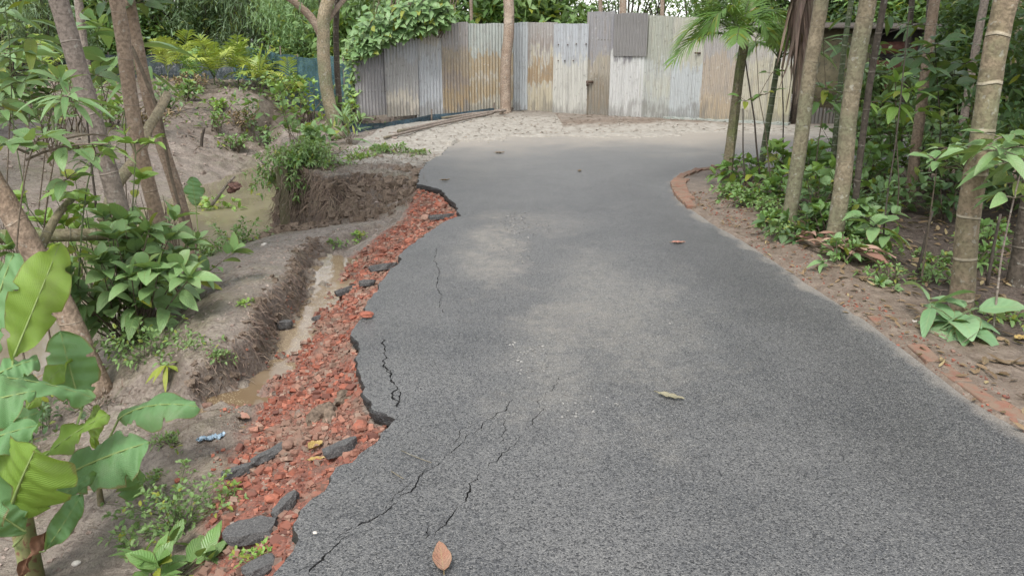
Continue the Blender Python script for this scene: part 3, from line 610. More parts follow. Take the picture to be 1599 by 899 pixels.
SH = [ # px0, px1, py top, py bottom, description, material args
 (557, 608, 60, 181, 'dark purplish grey sheet at the left end', dict(top=dk, low=(.24, .225, .23), streak=.1, zt=1.0)),
 (604, 655, 47, 181, 'grey sheet with a cream stained foot', dict(top=zn, low=(.29, .28, .27), bands=[(-.1, .55, (.42, .36, .27), .8)], streak=.1)),
 (651, 695, 36, 182, 'clean silver grey sheet', dict(top=(.33, .33, .33), low=(.33, .345, .365), bands=[(1.6, 2.4, (.34, .28, .2), .6)], streak=.08)),
 (692, 733, 35, 176, 'brown rusted sheet beside the silver one', dict(top=(.25, .23, .22), low=brn, bands=[(.2, .65, (.26, .17, .05), .8), (.9, 1.5, (.27, .20, .10), .7)], streak=.35)),
 (729, 803, 37, 175, 'grey green sheet with two ochre patches', dict(top=(.30, .33, .30), low=(.33, .30, .22), bands=[(.35, 1.35, ochre, .9), (.72, .80, cream, .9)], streak=.25, zt=1.3)),
 (801, 824, 35, 172, 'narrow bluish sheet at the bend', dict(top=blu, low=blu, streak=.05, soil=.1)),
 (820, 868, 35, 176, 'sheet with an orange rust band across the middle', dict(top=(.27, .25, .23), low=(.36, .31, .20), bands=[(.72, 1.28, (.24, .15, .055), .95), (1.28, 1.38, cream, .9), (.60, .72, cream, .8), (1.5, 1.75, brn, .7)], streak=.15, zt=1.4)),
 (863, 916, 37, 180, 'pale sheet with rows of old nail holes', dict(top=(.31, .33, .35), low=(.40, .39, .34), streak=.06, zt=1.25)),
 (912, 954, 18, 184, 'tall dark sheet with a brown streaked foot', dict(top=(.22, .215, .22), low=(.27, .235, .17), bands=[(.05, .8, (.16, .13, .085), .8)], streak=.35)),
 (950, 1002, 24, 187, 'whitish sheet under a dark patched top', dict(top=(.205, .20, .215), low=(.42, .42, .40), streak=.10, zt=1.35)),
 (997, 1048, 25, 189, 'grey green sheet with a rust streaked edge', dict(top=(.27, .28, .22), low=(.33, .345, .315), bands=[(.5, .9, (.36, .36, .28), .6)], streak=.18)),
 (1044, 1092, 27, 189, 'pale bluish sheet', dict(top=(.34, .33, .26), low=(.34, .365, .365), streak=.06, zt=1.15)),
 (1088, 1148, 30, 189, 'brownish sheet with an orange stained foot', dict(top=(.28, .26, .24), low=(.31, .25, .18), bands=[(.0, .5, (.34, .25, .13), .7)], streak=.22, zt=1.25)),
 (1144, 1196, 34, 190, 'cream streaked sheet behind the young palms', dict(top=(.33, .31, .27), low=(.37, .34, .24), streak=.2)),
 (1192, 1232, 38, 192, 'olive cream sheet beside the shed', dict(top=(.36, .35, .32), low=(.40, .37, .25), bands=[(.1, .7, (.33, .30, .15), .7)], streak=.15)),
]
fence = empty('corrugated_fence', (FB[0], FB[1], 0))
tag(fence, 'long patched fence of rusty corrugated metal sheets along the far side of the road', 'fence')
for k, (p0, p1, yt, yb, lab, ma) in enumerate(SH):
    A = fpt(p0); B = fpt(p1); zb = ztop_at((p0 + p1) / 2, yb); zt = ztop_at((p0 + p1) / 2, yt)
    corr('metal_sheet', A, B, zb, zt, sheet_mat('tin_%02d' % k, **ma), fence, lab, y=(.013 if k % 2 else -.013), slant=.03)
# the dark patches tacked over two sheets, nail holes, hasp
mp = sheet_mat('tin_patch', (.19, .185, .20), (.19, .18, .19), streak=.05, soil=.0)
corr('patch_sheet', fpt(955), fpt(1006), ztop_at(980, 88), ztop_at(980, 21), mp, fence, 'dark square patch on the fence top', y=.045)
mdark = plain('dark_wood', (.07, .055, .045), (.14, .11, .085), 25)
mrustd = plain('rusty_iron', (.09, .05, .03), (.05, .04, .035), 60)
for px, py in [(870, 70), (884, 70), (897, 69), (912, 69), (870, 95), (880, 95), (893, 95)]:
    p = fpt(px); m = MB(); z = ztop_at(px, py); m.tube([(p[0], p[1] - .05, z), (p[0] + .002, p[1] - .012, z)], .016, 6); m.build('nail', mrustd, fence)
m = MB(); p = fpt(919); z = ztop_at(919, 128); m.box((p[0], p[1] - .05, z), (.16, .03, .05)); m.box((p[0] - .05, p[1] - .06, z - .04), (.05, .03, .10)); m.build('latch', mrustd, fence)
m = MB(); p = fpt(1082); z = ztop_at(1082, 83); m.box((p[0], p[1] - .05, z), (.12, .03, .03)); m.build('wire_hook', mrustd, fence)
for z in (.55, 1.65):
    m = MB(); o = np.array([0, .06]); 
    m.tube([(*(FA[:2] + [.05, .07]), z), (*(FB[:2] + o), z)], .025, 6); m.tube([(*(FB[:2] + o), z), (*(FC_[:2] + o), z)], .025, 6); m.build('rail', mdark, fence)
for px in (560, 650, 730, 803, 868, 955, 1046, 1146, 1230):
    p = fpt(px); m = MB(); m.tube([(p[0], p[1] + .13, -.3), (p[0], p[1] + .13, 1.95 if px > 600 else 1.6)], .045, 8); m.build('fence_post', mdark, fence)
# low concrete kerb under the right part of the fence
mcon = plain('old_concrete', (.22, .25, .22), (.33, .34, .31), 9, third=(.12, .12, .10), dist=.01)
A = fpt(1038); B = FC_[:2]; m = MB(); n = 24; u = (B - A) / np.linalg.norm(B - A)
pts = [A + (B - A) * k / n for k in range(n + 1)]; v = []; q = []
for k, p in enumerate(pts):
    j = (random.random() - .5) * .03
    for a, z in ((-.10, -.1), (-.10 + j * .3, .085 + j), (.12, .09 + j), (.12, -.1)): v.append((p[0] - u[1] * a * -1 * -1, p[1] + u[0] * a, z))
    if k: q += [(4 * k - 4 + i, 4 * k - 4 + (i + 1) % 4, 4 * k + (i + 1) % 4, 4 * k + i) for i in range(4)]
q += [(0, 3, 2, 1), (4 * n, 4 * n + 1, 4 * n + 2, 4 * n + 3)]
m.add(v, q); m.build('plinth', mcon, fence, False)

# ------------------------------------------------------------------ netting
def net_mat(name, col, alpha=.75):
    N = NT(name); P = wpos(N); n = N.noise(P, 3, 4); c = N.mix(N.ramp(n, [(.35, 0), (.65, 1)]), col, tuple(x * 1.8 + .02 for x in col))
    p = N.bsdf(c, .7, None, .3); tr = N.n('ShaderNodeBsdfTransparent', {})
    v = N.n('ShaderNodeTexVoronoi', {'Vector': P, 'Scale': 30.0}, feature='DISTANCE_TO_EDGE')
    f = N.math('MULTIPLY', N.step(v.outputs['Distance'], .14, .2), 1 - alpha)
    f = N.math('ADD', f, N.math('MULTIPLY', N.step(n, .62, .7), .25), clamp=True)
    mx = N.n('ShaderNodeMixShader', {0: f, 1: p.outputs[0], 2: tr.outputs[0]}); return N.finish(mx)
def netting(name, line, zb, zt, mat, label, sag=.1, n=60, group=None, poles=5, polemat=None):
    root = empty(name, (line[0][0], line[0][1], 0)); tag(root, label, 'netting', group)
    P = np.array([(p[0], p[1], 0) for p in line], float); P = resample(P, .08); nn = len(P); nv = 14
    T = np.gradient(P[:, :2], axis=0); T /= np.linalg.norm(T, axis=1)[:, None]; Nn = np.stack([-T[:, 1], T[:, 0]], 1); s = np.arange(nn) * .08
    rows = []
    for k in range(nv):
        h = k / (nv - 1); o = fbm(s * 1.6, s * 0 + h * 1.5, 3, 41) * .09
        z = zb + (zt - zb) * h + fbm(s * .9, s * 0, 2, 42) * sag * h; rows.append(np.c_[P[:, :2] + Nn * o[:, None], z])
    i = (np.arange(nv - 1)[:, None] * nn + np.arange(nn - 1)[None, :]).ravel()
    m = MB(); m.add(np.array(rows), np.stack([i, i + 1, i + nn + 1, i + nn], -1)); m.build('mesh_cloth', mat, root)
    for k in range(poles):
        p = P[int((nn - 1) * k / (poles - 1))]; m = MB(); m.tube([(p[0], p[1] + .04, zb - .5), (p[0] + .03, p[1] + .04, zt + .15)], .018, 6); m.build('pole', polemat or mdark, root)
    return root
mnet = net_mat('blue_net', (.022, .045, .06)); mnet2 = net_mat('teal_net', (.022, .055, .065), .6); mnet3 = net_mat('dark_net', (.03, .04, .045), .6)
netting('mesh_netting', [W(546, 200), W(600, 200), W(700, 186), W(770, 178)] - np.array([0, .22, 0]), -.30, .12, mnet, 'dark blue mesh netting bunched along the foot of the metal fence', .04, poles=3)
netting('mesh_netting', [Q(552, 150, 18.3), Q(530, 150, 20.2), Q(470, 130, 21.6), Q(440, 130, 23)], -.2, 1.15, mnet2, 'teal mesh netting behind the forked tree at the pond end', .15)
netting('mesh_netting', [Q(440, 130, 23.4), Q(400, 120, 25), Q(365, 120, 25.8)], .3, 1.35, mnet2, 'teal mesh netting behind the yellow green palm seedlings', .15)
netting('mesh_netting', [Q(368, 120, 26), Q(300, 120, 26.2), Q(235, 120, 26.2), Q(120, 120, 26), Q(-60, 120, 25)], .35, 1.15, mnet3, 'grey black mesh netting along the top of the mud bank', .12, poles=7)

# ------------------------------------------------------------------ shed at the right of the fence
YS = FC_[1] + .25
shed = empty('tin_shed', (Q(1300, 190, YS)[0], YS, 0)); tag(shed, 'low shed with an olive mottled wall and dark tin skirt right of the fence', 'shed')
mwall = plain('mottled_wall', (.13, .115, .07), (.235, .20, .125), 4.5, third=(.10, .095, .07), dist=.01)
mtin = sheet_mat('dark_tin', (.085, .08, .085), (.10, .09, .085), streak=.4); mroof = plain('roof_tin', (.045, .04, .035), (.09, .07, .055), 6)
xa = Q(1252, 190, YS)[0]; xb = Q(1352, 190, YS)[0]; xc = Q(1520, 190, YS)[0]
m = MB(); m.box(((xa + xb) / 2, YS + .06, 1.08), (xb - xa, .1, 1.55)); m.build('wall', mwall, shed)
corr('tin_skirt', (xa, YS, 0), (xb, YS, 0), -.05, .34, mtin, shed)
m = MB(); m.box((xa - .12, YS - .02, .95), (.22, .12, 2.0)); m.build('door_post', mdark, shed)
mred = plain('red_brown_board', (.12, .05, .04), (.19, .08, .06), 12)
for z in (.42, .78, 1.15, 1.5):
    m = MB(); m.box((xb + .42, YS + .02 + z * .002, z), (.82, .04, .22)); m.build('board', mred, shed)
m = MB(); m.box(((xb + xc) / 2 + .5, YS + 1.2, .95), (xc - xb, .1, 1.9)); m.build('back_wall', plain('grey_purple_wall', (.13, .12, .135), (.20, .175, .18), 3), shed)
v = [(xa - .5, YS - .55, 1.86), (xc + .2, YS - .55, 1.80), (xc + .2, YS + 2.6, 1.98), (xa - .5, YS + 2.6, 2.02)]; m = MB()
m.add(v + [(a, b, c + .03) for a, b, c in v], [(3, 2, 1, 0), (4, 5, 6, 7), (0, 1, 5, 4), (1, 2, 6, 5), (2, 3, 7, 6), (3, 0, 4, 7)]); m.build('roof', mroof, shed)
for x in (xb + .9, xb + 1.9, xc):
    m = MB(); m.tube([(x, YS - .3, -.2), (x, YS - .3, 1.9)], .06, 8); m.build('post', mdark, shed)
# ================================================================== PLANT BUILDERS
def unit(a): a = np.asarray(a, float); return a / (np.linalg.norm(a) + 1e-9)
SHAPES = {'ovate': lambda t: t ** .5 * (1 - t) ** .75 * 1.75, 'lance': lambda t: t ** .7 * (1 - t) ** .9 * 2.1, 'round': lambda t: np.sqrt(np.clip(1 - (2 * t - 1) ** 2, 0, 1)),
          'strip': lambda t: np.clip(t * 8, 0, 1) * (1 - t ** 2.2) * 1.0, 'heart': lambda t: np.where(t < .2, np.sqrt(t / .2 + .02), (1 - (t - .2) / .8) ** .75) * 1.0}
class Leaves:
    def __init__(s): s.r = []
    def add(s, p, d, n, L, w, droop=.3, fold=.12, tint=None):
        s.r.append((*p, *d, *n, L, w, droop, fold, random.random() if tint is None else tint, random.random()))
    def extend(s, P, D, N_, L, w, droop, fold, tint=None):
        n = len(P); f = lambda a: np.broadcast_to(np.asarray(a, float), (n,))
        s.r.extend(map(tuple, np.c_[P, D, N_, f(L), f(w), f(droop), f(fold), rng.random(n) if tint is None else f(tint), rng.random(n)]))
    def into(s, mb, shape='ovate', seg=4, wave=0.0):
        if not s.r: return
        A = np.array(s.r); n = len(A); P, D, Nv = A[:, 0:3], A[:, 3:6], A[:, 6:9]; L, w, dr, fo, ti, yl = A[:, 9:15].T
        D = D / (np.linalg.norm(D, axis=1)[:, None] + 1e-9); S = np.cross(D, Nv); S /= np.linalg.norm(S, axis=1)[:, None] + 1e-9; Nn = np.cross(S, D)
        t = np.linspace(0, 1, seg + 1); wt = SHAPES[shape](np.clip(t, .02, .985)); wt = wt / wt.max()
        c = P[:, None, :] + D[:, None, :] * (L[:, None, None] * t[None, :, None]); c[:, :, 2] -= (dr * L)[:, None] * t[None, :] ** 2
        hw = w[:, None] * wt[None, :] / 2; wv = (np.sin(t * 11 + 1)[None, :] * wave * w[:, None]) if wave else 0
        up = (fo * w)[:, None] * wt[None, :] + wv
        l = c + S[:, None, :] * hw[:, :, None] + Nn[:, None, :] * up[:, :, None]; r = c - S[:, None, :] * hw[:, :, None] + Nn[:, None, :] * (up - 2 * wv)[:, :, None]
        v = np.stack([l, c, r], 2).reshape(n, -1, 3); m = (seg + 1) * 3
        at = np.zeros((n, seg + 1, 3, 4)); at[..., 0] = ti[:, None, None]; at[:, :, 0, 1] = 0; at[:, :, 1, 1] = .5; at[:, :, 2, 1] = 1; at[..., 2] = t[None, :, None]; at[..., 3] = yl[:, None, None]
        k = np.arange(seg)[:, None] * 3 + np.arange(2)[None, :]; q = np.stack([k, k + 1, k + 4, k + 3], -1).reshape(-1, 4)
        Q_ = (q[None] + (np.arange(n) * m)[:, None, None]).reshape(-1, 4)
        mb.add(v.reshape(-1, 3), Q_, None, at.reshape(-1, 4))
def rdir(el0, el1):
    a = random.random() * 6.2832; e = R(random.uniform(el0, el1)); return np.array([math.cos(a) * math.cos(e), math.sin(a) * math.cos(e), math.sin(e)])
def upish(j=.6): return unit(np.array([random.gauss(0, j), random.gauss(0, j), 1.0]))
def twig(lv, sm, o, d, ln, n, L, w, droop=.35, r=.005, start=.25, tip=4, curve=.25, fold=.14, opp=False, seg=5):
    """one stem with leaves set along it and a rosette at the tip"""
    o = np.asarray(o, float); d = unit(d); side = rdir(-20, 20); pts = [o]; k = 5
    for i in range(k):
        d2 = unit(d + np.array([0, 0, -curve]) * (i / k) ** 1.5 + side * .08 * i / k); pts.append(pts[-1] + d2 * ln / k)
    pts = np.array(pts)
    if sm is not None: sm.tube(pts, np.linspace(r, r * .45, k + 1), seg, False, tint=random.random())
    ax = unit(pts[-1] - pts[-2]); ref = unit(np.cross(ax, [0.3, .5, .8])); ref2 = np.cross(ax, ref); a = random.random() * 6
    for i in range(n):
        t = start + (1 - start) * (i + .5) / n; x = t * k; j = min(int(x), k - 1); p = pts[j] + (pts[j + 1] - pts[j]) * (x - j)
        a += 2.4 if not opp else (3.1416 if i % 2 else 1.57)
        ld = unit(ax * .55 + (ref * math.cos(a) + ref2 * math.sin(a)) + np.array([0, 0, .25])); s = random.uniform(.7, 1.1) * (1 - .25 * t)
        lv.add(p + ld * .02, ld, upish(.45), L * s, w * s, droop * random.uniform(.4, 1.5), fold)
    for i in range(tip):
        a += 6.283 / max(tip, 1); ld = unit(ax * .8 + (ref * math.cos(a) + ref2 * math.sin(a)) * .9 + np.array([0, 0, .2])); s = random.uniform(.6, .95)
        lv.add(pts[-1], ld, upish(.35), L * s, w * s, droop * random.uniform(.3, 1.2), fold, random.uniform(.5, 1))
    return pts
def bush(name, label, cat, base, h, rad, ns, nl, L, w, mat, stem, shape='ovate', droop=.35, group=None, curve=.3, tip=4, start=.3, r=.006, el=(45, 88), sub=0, lean=(0, 0, 0), seg=4, wave=0.0):
    base = np.asarray(base, float); root = empty(name, base); tag(root, label, cat, group); lv = Leaves(); sm = MB()
    for i in range(ns):
        d = rdir(*el) + np.array(lean); o = base + np.array([random.uniform(-1, 1), random.uniform(-1, 1), 0]) * rad * .22 + [0, 0, -.03]; d = unit(d)
        ln = min(h / max(d[2], .25), math.hypot(h, rad)) * random.uniform(.65, 1.08)
        pts = twig(lv, sm, o, d, ln, nl, L, w, droop, r, start, tip, curve)
        for s_ in range(sub):
            q = pts[random.randint(2, 4)]; twig(lv, sm, q, unit(d * .5 + rdir(-5, 50)), ln * random.uniform(.3, .5), max(2, nl // 2), L * .9, w * .9, droop, r * .6, .15, tip, curve)
    m = MB(); lv.into(m, shape, seg, wave); m.build('foliage', mat, root); sm.build('stem', stem, root); return root
def frond(lv, sm, base, az, el, ln, nl, ll, lw, droop=.9, r=.010, vshape=.5, tint=None, twist=0):
    """arching feather leaf; leaflets on both sides of the rib"""
    base = np.asarray(base, float); h = np.array([math.cos(az), math.sin(az), 0]); k = 12; pts = []
    for i in range(k + 1):
        t = i / k; pts.append(base + h * ln * math.cos(el) * t * (1 - .12 * t) + np.array([0, 0, ln * (math.sin(el) * t - droop * .55 * t * t)]))
    pts = np.array(pts); sm.tube(pts, np.linspace(r, r * .25, k + 1), 5, False, tint=.6)
    side = np.array([-h[1], h[0], 0]); tn = random.random() if tint is None else tint
    for i in range(nl):
        t = .16 + .84 * (i + .5) / nl; x = t * k; j = min(int(x), k - 1); p = pts[j] + (pts[j + 1] - pts[j]) * (x - j); ax = unit(pts[j + 1] - pts[j]); up = unit(np.cross(side, ax)) * (1 if np.cross(side, ax)[2] > 0 else -1)
        le = ll * (math.sin(math.pi * min(1, .25 + .72 * t)) ** .6) * random.uniform(.9, 1.1)
        for sgn in (-1, 1):
            d = unit(side * sgn + ax * (.55 + .5 * t) + up * vshape * random.uniform(.6, 1.2)); lv.add(p, d, unit(up + side * -sgn * .4), le, lw * random.uniform(.8, 1.15), random.uniform(.25, .6), .10, min(1, max(0, tn + random.gauss(0, .12))))
def px_path(pts, Y):
    """a stem axis that leans as in the photograph, standing in the vertical plane at depth Y (Y may be a list)"""
    return np.array([Q(p[0], p[1], Y if not hasattr(Y, '__len__') else Y[i]) for i, p in enumerate(pts)])
def stem_tube(mb, pts, w, seg=14, ext=None, rnd=.03, d=.12, flare=.25):
    """ext: height to carry the stem on up to along its last direction"""
    pts = np.array(pts, float)
    if ext is not None:
        u = pts[-1] - pts[-2]; u /= u[2]; u2 = np.array([u[0] * .6, u[1] * .6, 1]); pts = np.vstack([pts, pts[-1] + u2 * (ext - pts[-1][2])])
    P = resample3(pts, d); t = np.linspace(0, 1, len(P)); s = np.arange(len(P)) * d
    rr = w * .40 * (1 + flare * np.exp(-s / .12)) * (1 - .18 * t) * (1 + .02 * np.sin(s * 29))
    P = P + np.c_[fbm(s * .9, s * 0 + w * 77, 2, 7), fbm(s * .9, s * 0 + w * 55, 2, 8), s * 0] * w * .22
    mb.tube(P, rr, seg, True, random.random() * 3, rnd, random.random()); return P
def resample3(P, d):
    out = []
    for a, b in zip(P[:-1], P[1:]):
        n = max(1, int(np.ceil(np.linalg.norm(b - a) / d)))
        for k in range(n): out.append(a + (b - a) * k / n)
    out.append(P[-1]); out = np.array(out)
    for _ in range(3): out[1:-1] = (out[:-2] + out[1:-1] * 2 + out[2:]) / 4
    return out
# ---- leaf and bark colours
M_leaf = leaf_mat('leaf_mid', (0.085, 0.175, 0.045), (0.17, 0.32, 0.085))
M_leafp = leaf_mat('leaf_pale', (0.13, 0.25, 0.09), (0.24, 0.38, 0.165), yf=.05)
M_leafd = leaf_mat('leaf_dark', (0.04, 0.092, 0.036), (0.095, 0.185, 0.07), yf=.03)
M_leafb = leaf_mat('leaf_bluish', (.095, .185, .06), (.22, .36, .14), yf=.03, rough=.38)
M_fresh = leaf_mat('leaf_fresh', (0.15, 0.3, 0.05), (0.29, 0.46, 0.1), yf=.15, VW=.08)
M_palm = leaf_mat('palm_green', (0.09, 0.21, 0.04), (0.2, 0.37, 0.08), yf=.08, veins=2, trans=.35)
M_palmy = leaf_mat('palm_yellow_green', (0.24, 0.36, 0.06), (0.46, 0.52, 0.1), yf=.2, veins=2, trans=.35)
M_bamb = leaf_mat('bamboo_leaf', (0.1, 0.18, 0.09), (0.24, 0.34, 0.19), yf=.04, veins=2)
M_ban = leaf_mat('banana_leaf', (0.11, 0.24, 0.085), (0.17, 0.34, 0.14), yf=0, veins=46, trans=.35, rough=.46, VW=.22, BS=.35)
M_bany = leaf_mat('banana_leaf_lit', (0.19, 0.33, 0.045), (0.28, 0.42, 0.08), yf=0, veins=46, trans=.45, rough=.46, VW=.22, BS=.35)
M_weed = leaf_mat('weed_leaf', (0.12, 0.23, 0.07), (0.23, 0.36, 0.125), yf=.06)
M_dryl = leaf_mat('dry_leaf', (.12, .07, .035), (.26, .17, .10), yellow=(.35, .27, .14), yf=.1, trans=.1, rough=.7)
M_dryp = leaf_mat('dry_frond', (.10, .065, .055), (.22, .15, .125), yellow=(.28, .2, .15), yf=.1, trans=.05, rough=.75)
M_stemg = plain('green_stem', (.07, .10, .04), (.13, .15, .07), 30)
M_stemb = plain('brown_stem', (.08, .06, .04), (.15, .12, .085), 30)
M_stemd = plain('dark_stem', (.035, .028, .022), (.075, .06, .045), 30)
M_barkA = bark_mat("palm_bark_grey", (.21, .17, .14), (.27, .225, .19), .46, (.30, .26, .215), ringw=.018)
M_barkB = bark_mat("palm_bark_tan", (.23, .165, .115), (.29, .22, .16), .34, (.31, .255, .19), ringw=.016)
M_barkM = bark_mat("palm_bark_mossy", (.18, .15, .09), (.25, .21, .14), .16, (.26, .24, .18), ringw=.03, green=(.15, .165, .07))
M_barkL = bark_mat("palm_bark_lichen", (.19, .155, .10), (.265, .22, .15), .26, (.28, .245, .18), ringw=.010, lichen=.35, green=(.175, .17, .105))
M_barkR = bark_mat("palm_bark_ringed", (.19, .155, .095), (.27, .205, .14), .27, (.42, .37, .28), ringw=.05, green=(.16, .16, .09))
M_barkG = bark_mat('palm_stem_green', (.075, .10, .05), (.12, .13, .07), .11, (.28, .29, .23), ringw=.08)
M_barkD = bark_mat('bark_dark', (.06, .048, .035), (.11, .09, .07), .3, (.16, .14, .11))
M_barkF = bark_mat('bark_fork', (.25, .20, .125), (.36, .30, .21), 3.0, (.3, .27, .2), green=(.20, .20, .12), lichen=.4)
M_barkP = bark_mat('bark_pinkish', (.26, .19, .14), (.35, .28, .22), 5.0, (.4, .33, .26), lichen=.35)

M_taro = leaf_mat('taro_leaf', (.15, .28, .13), (.24, .38, .20), yf=0, veins=6, VW=.1, BS=.2)
# ================================================================== STEMS AND TRUNKS
# palm crown shared by the tall palms (above the frame, it shades the verge)
_lv = Leaves(); _sm = MB()
for k in range(9): frond(_lv, _sm, (0, 0, 0), k * 2.4, R(random.uniform(25, 70)), random.uniform(1.5, 1.9), 34, .55, .045, random.uniform(.8, 1.3), .014)
_m = MB(); _lv.into(_m, 'strip', 3); _m.v += _sm.v; _m.q += [q + _m.n for q in _sm.q]; _m.a += _sm.a
# (stem quads were offset inside their own builder; shift them behind the leaflets)
crown_o = _m.build('crown', M_palm); crown_me = crown_o.data; bpy.data.objects.remove(crown_o)
def palm(label, pts, Y, w, mat, H=5.6, crown=True, group=None, base=None, name='areca_palm', cat='palm tree'):
    P = px_path(pts, Y); b = P[0].copy(); g = ground(b[0], b[1]); P[0][2] = min(b[2], g) - .06 if b[2] < g + .5 else b[2]
    u = P[1] - P[0]
    if P[0][2] > g: # carry the foot down to the soil
        P = np.vstack([[P[0][0] - u[0] / u[2] * (P[0][2] - g + .06), P[0][1], g - .06], P])
    root = empty(name, (P[0][0], P[0][1], g)); tag(root, label, cat, group)
    m = MB(); T = stem_tube(m, P, w, ext=H if crown else None); m.build('trunk', mat, root)
    if crown:
        c = bpy.data.objects.new('crown', crown_me); link(c, root); c.location = tuple(T[-1] - np.array(root.location)); c.rotation_euler = (random.uniform(-.15, .15), random.uniform(-.15, .15), random.random() * 6.3); s = random.uniform(.85, 1.15); c.scale = (s, s, s)
    return root
GP = 'areca palms along the edge of the road'
palm('thick grey brown palm trunk, left of the two that lean together over the mud ditch', [(236, 520), (190, 350), (140, 180), (90, 0)], 5.6, .165, M_barkA, 5.4, group=GP)
palm('slim tan palm trunk leaning left between the thick grey one and the vine wrapped one', [(284, 460), (250, 352), (212, 200), (185, 20), (182, 0)], 6.3, .145, M_barkB, 5.5, group=GP)
palm('slender tan palm trunk with a thin vine beside it, leaning over the ditch', [(306, 392), (276, 290), (246, 200), (220, 105), (208, 40)], 7.4, .145, M_barkB, 5.8, group=GP)
palm('short wide leaning palm trunk cut by the left edge, low behind the banana leaves', [(152, 560), (100, 478), (45, 385), (5, 310), (-40, 235)], 4.6, .175, M_barkB, 4.6, group=GP)
palm('thin distant palm trunk half hidden behind the thick grey trunk at the top left', [(170, 260), (138, 120), (123, 20), (119, -20)], 10.5, .14, M_barkA, 6.2, group=GP)
palm('mossy short palm trunk at the tip of the brick edged bed', [(1134, 292), (1143, 210), (1152, 120), (1160, 62)], 9.2, .155, M_barkM, crown=False, group=GP)
palm('straight lichen covered palm trunk, second of the row right of the brick curb', [(1232, 358), (1245, 260), (1262, 110), (1279, 0)], W(1232, 358, .03)[1], .155, M_barkL, 5.8, group=GP)
palm('pale brown palm trunk behind the heap of dry sheaths', [(1302, 385), (1316, 260), (1333, 110), (1350, 0)], W(1302, 385, .03)[1], .165, M_barkL, 5.8, group=GP)
palm('stout palm trunk with wide white rings nearest the camera on the right', [(1495, 476), (1513, 330), (1538, 160), (1572, 0)], W(1495, 470, .0)[1], .175, M_barkR, 5.2, group=GP)
palm('dark shaded palm trunk cut by the right edge', [(1586, 462), (1604, 330), (1640, 100)], 5.6, .15, M_barkD, 5.2, group=GP)
palm('brown palm trunk in the leafy shade between the lichen trunks and the ringed one', [(1420, 312), (1430, 220), (1444, 130), (1462, 0)], 8.6, .14, M_barkB, 5.8, group=GP)
palm('dark thin palm stem just right of the pale brown trunk', [(1328, 376), (1340, 270), (1356, 140), (1380, 0)], 6.7, .07, M_barkD, 5.6, group=GP)
palm('dark green thin palm stem seen between the two lichen trunks', [(1298, 268), (1305, 190), (1312, 120), (1330, 0)], 10.2, .085, M_barkG, 5.5, group=GP)
palm('pale distant trunk high up left of the white ringed palm', [(1490, 300), (1514, 140), (1527, 60), (1538, 0)], 10.5, .13, M_barkA, 6.2, group=GP)
palm('thin greenish trunk at the top right corner', [(1560, 300), (1578, 130), (1597, 0)], 9, .09, M_barkM, 6.2, group=GP)
palm('dark trunk behind the leaves right of the grey roof', [(1440, 250), (1446, 120), (1452, 0)], 12, .11, M_barkD, 6.4, group=GP)
palm('dark trunk standing against the bright gap of sky at the upper right', [(1405, 240), (1415, 120), (1424, 0)], 12.6, .11, M_barkD, 6.4, group=GP)
palm('tan trunk rising straight up close in front of the metal fence', [(789, 178), (791, 90), (794, 0)], W(789, 178, .03)[1] , .31, M_barkP, 6.5, group=GP)
# trunks behind the fence
GB = 'trunks rising behind the metal fence'
for lab, pts, Y, w in [('thin tan trunk behind the fence where the creeper ends', [(703, 120), (702, 0)], 21.5, .14), ('slim trunk behind the fence left of the tan road side trunk', [(737, 120), (735, 0)], 22.5, .12),
    ('thin trunk above the tallest dark fence sheet', [(941, 120), (937, 0)], 21.5, .15), ('brown trunk above the dark patched fence top', [(966, 120), (972, 0)], 20.5, .24),
    ('pale trunk above the whitish fence sheet', [(1033, 120), (1035, 0)], 21, .14), ('dark trunk above the cream end of the fence', [(1172, 120), (1178, 0)], 20, .18)]:
    palm(lab, pts, Y, w, M_barkP, 6.6, group=GB)

# forked tree at the end of the pond
Y0 = W(520, 212, 0)[1]; P0 = W(520, 212, 0)
t = empty('forked_tree', (P0[0], P0[1], 0)); tag(t, 'tree with a forked mottled trunk on the bank above the washed out hole', 'tree')
m = MB(); stem_tube(m, px_path([(524, 216), (514, 150), (506, 80), (507, 30), (514, 0)], Y0), .30, ext=4.5, rnd=.06, flare=.35); m.build('trunk', M_barkF, t)
m = MB(); stem_tube(m, px_path([(505, 66), (492, 34), (470, 10), (448, -8)], [Y0, Y0, Y0 - .1, Y0 - .2]), .19, flare=.1, rnd=.05); m.build('branch', M_barkP, t)
m = MB(); stem_tube(m, px_path([(503, 62), (512, 30), (536, 2), (550, -20)], [Y0 - .02, Y0, Y0 + .2, Y0 + .3]), .12, flare=.1, rnd=.05); m.build('branch', M_barkP, t)
t2 = empty('dark_tree', (Q(528, 200, Y0 + .35)[0], Y0 + .35, 0)); tag(t2, 'slim dark trunk standing right behind the forked tree', 'tree')
m = MB(); stem_tube(m, px_path([(533, 208), (527, 120), (525, 50), (527, 0)], Y0 + .35), .14, ext=4.5); m.build('trunk', M_barkD, t2)
lv = Leaves(); sm = MB()
for k in range(26):   # hanging leafy branches above both trunks
    o = Q(random.uniform(440, 600), random.uniform(-60, 0), Y0 + random.uniform(-1, 1.2)); twig(lv, sm, o, unit(rdir(-60, 10)), random.uniform(.3, .7), 7, .13, .055, .4, .006, .1, 3, .4)
m = MB(); lv.into(m, 'ovate', 3); m.build('crown', M_leafd, t); sm.build('twig', M_stemb, t)

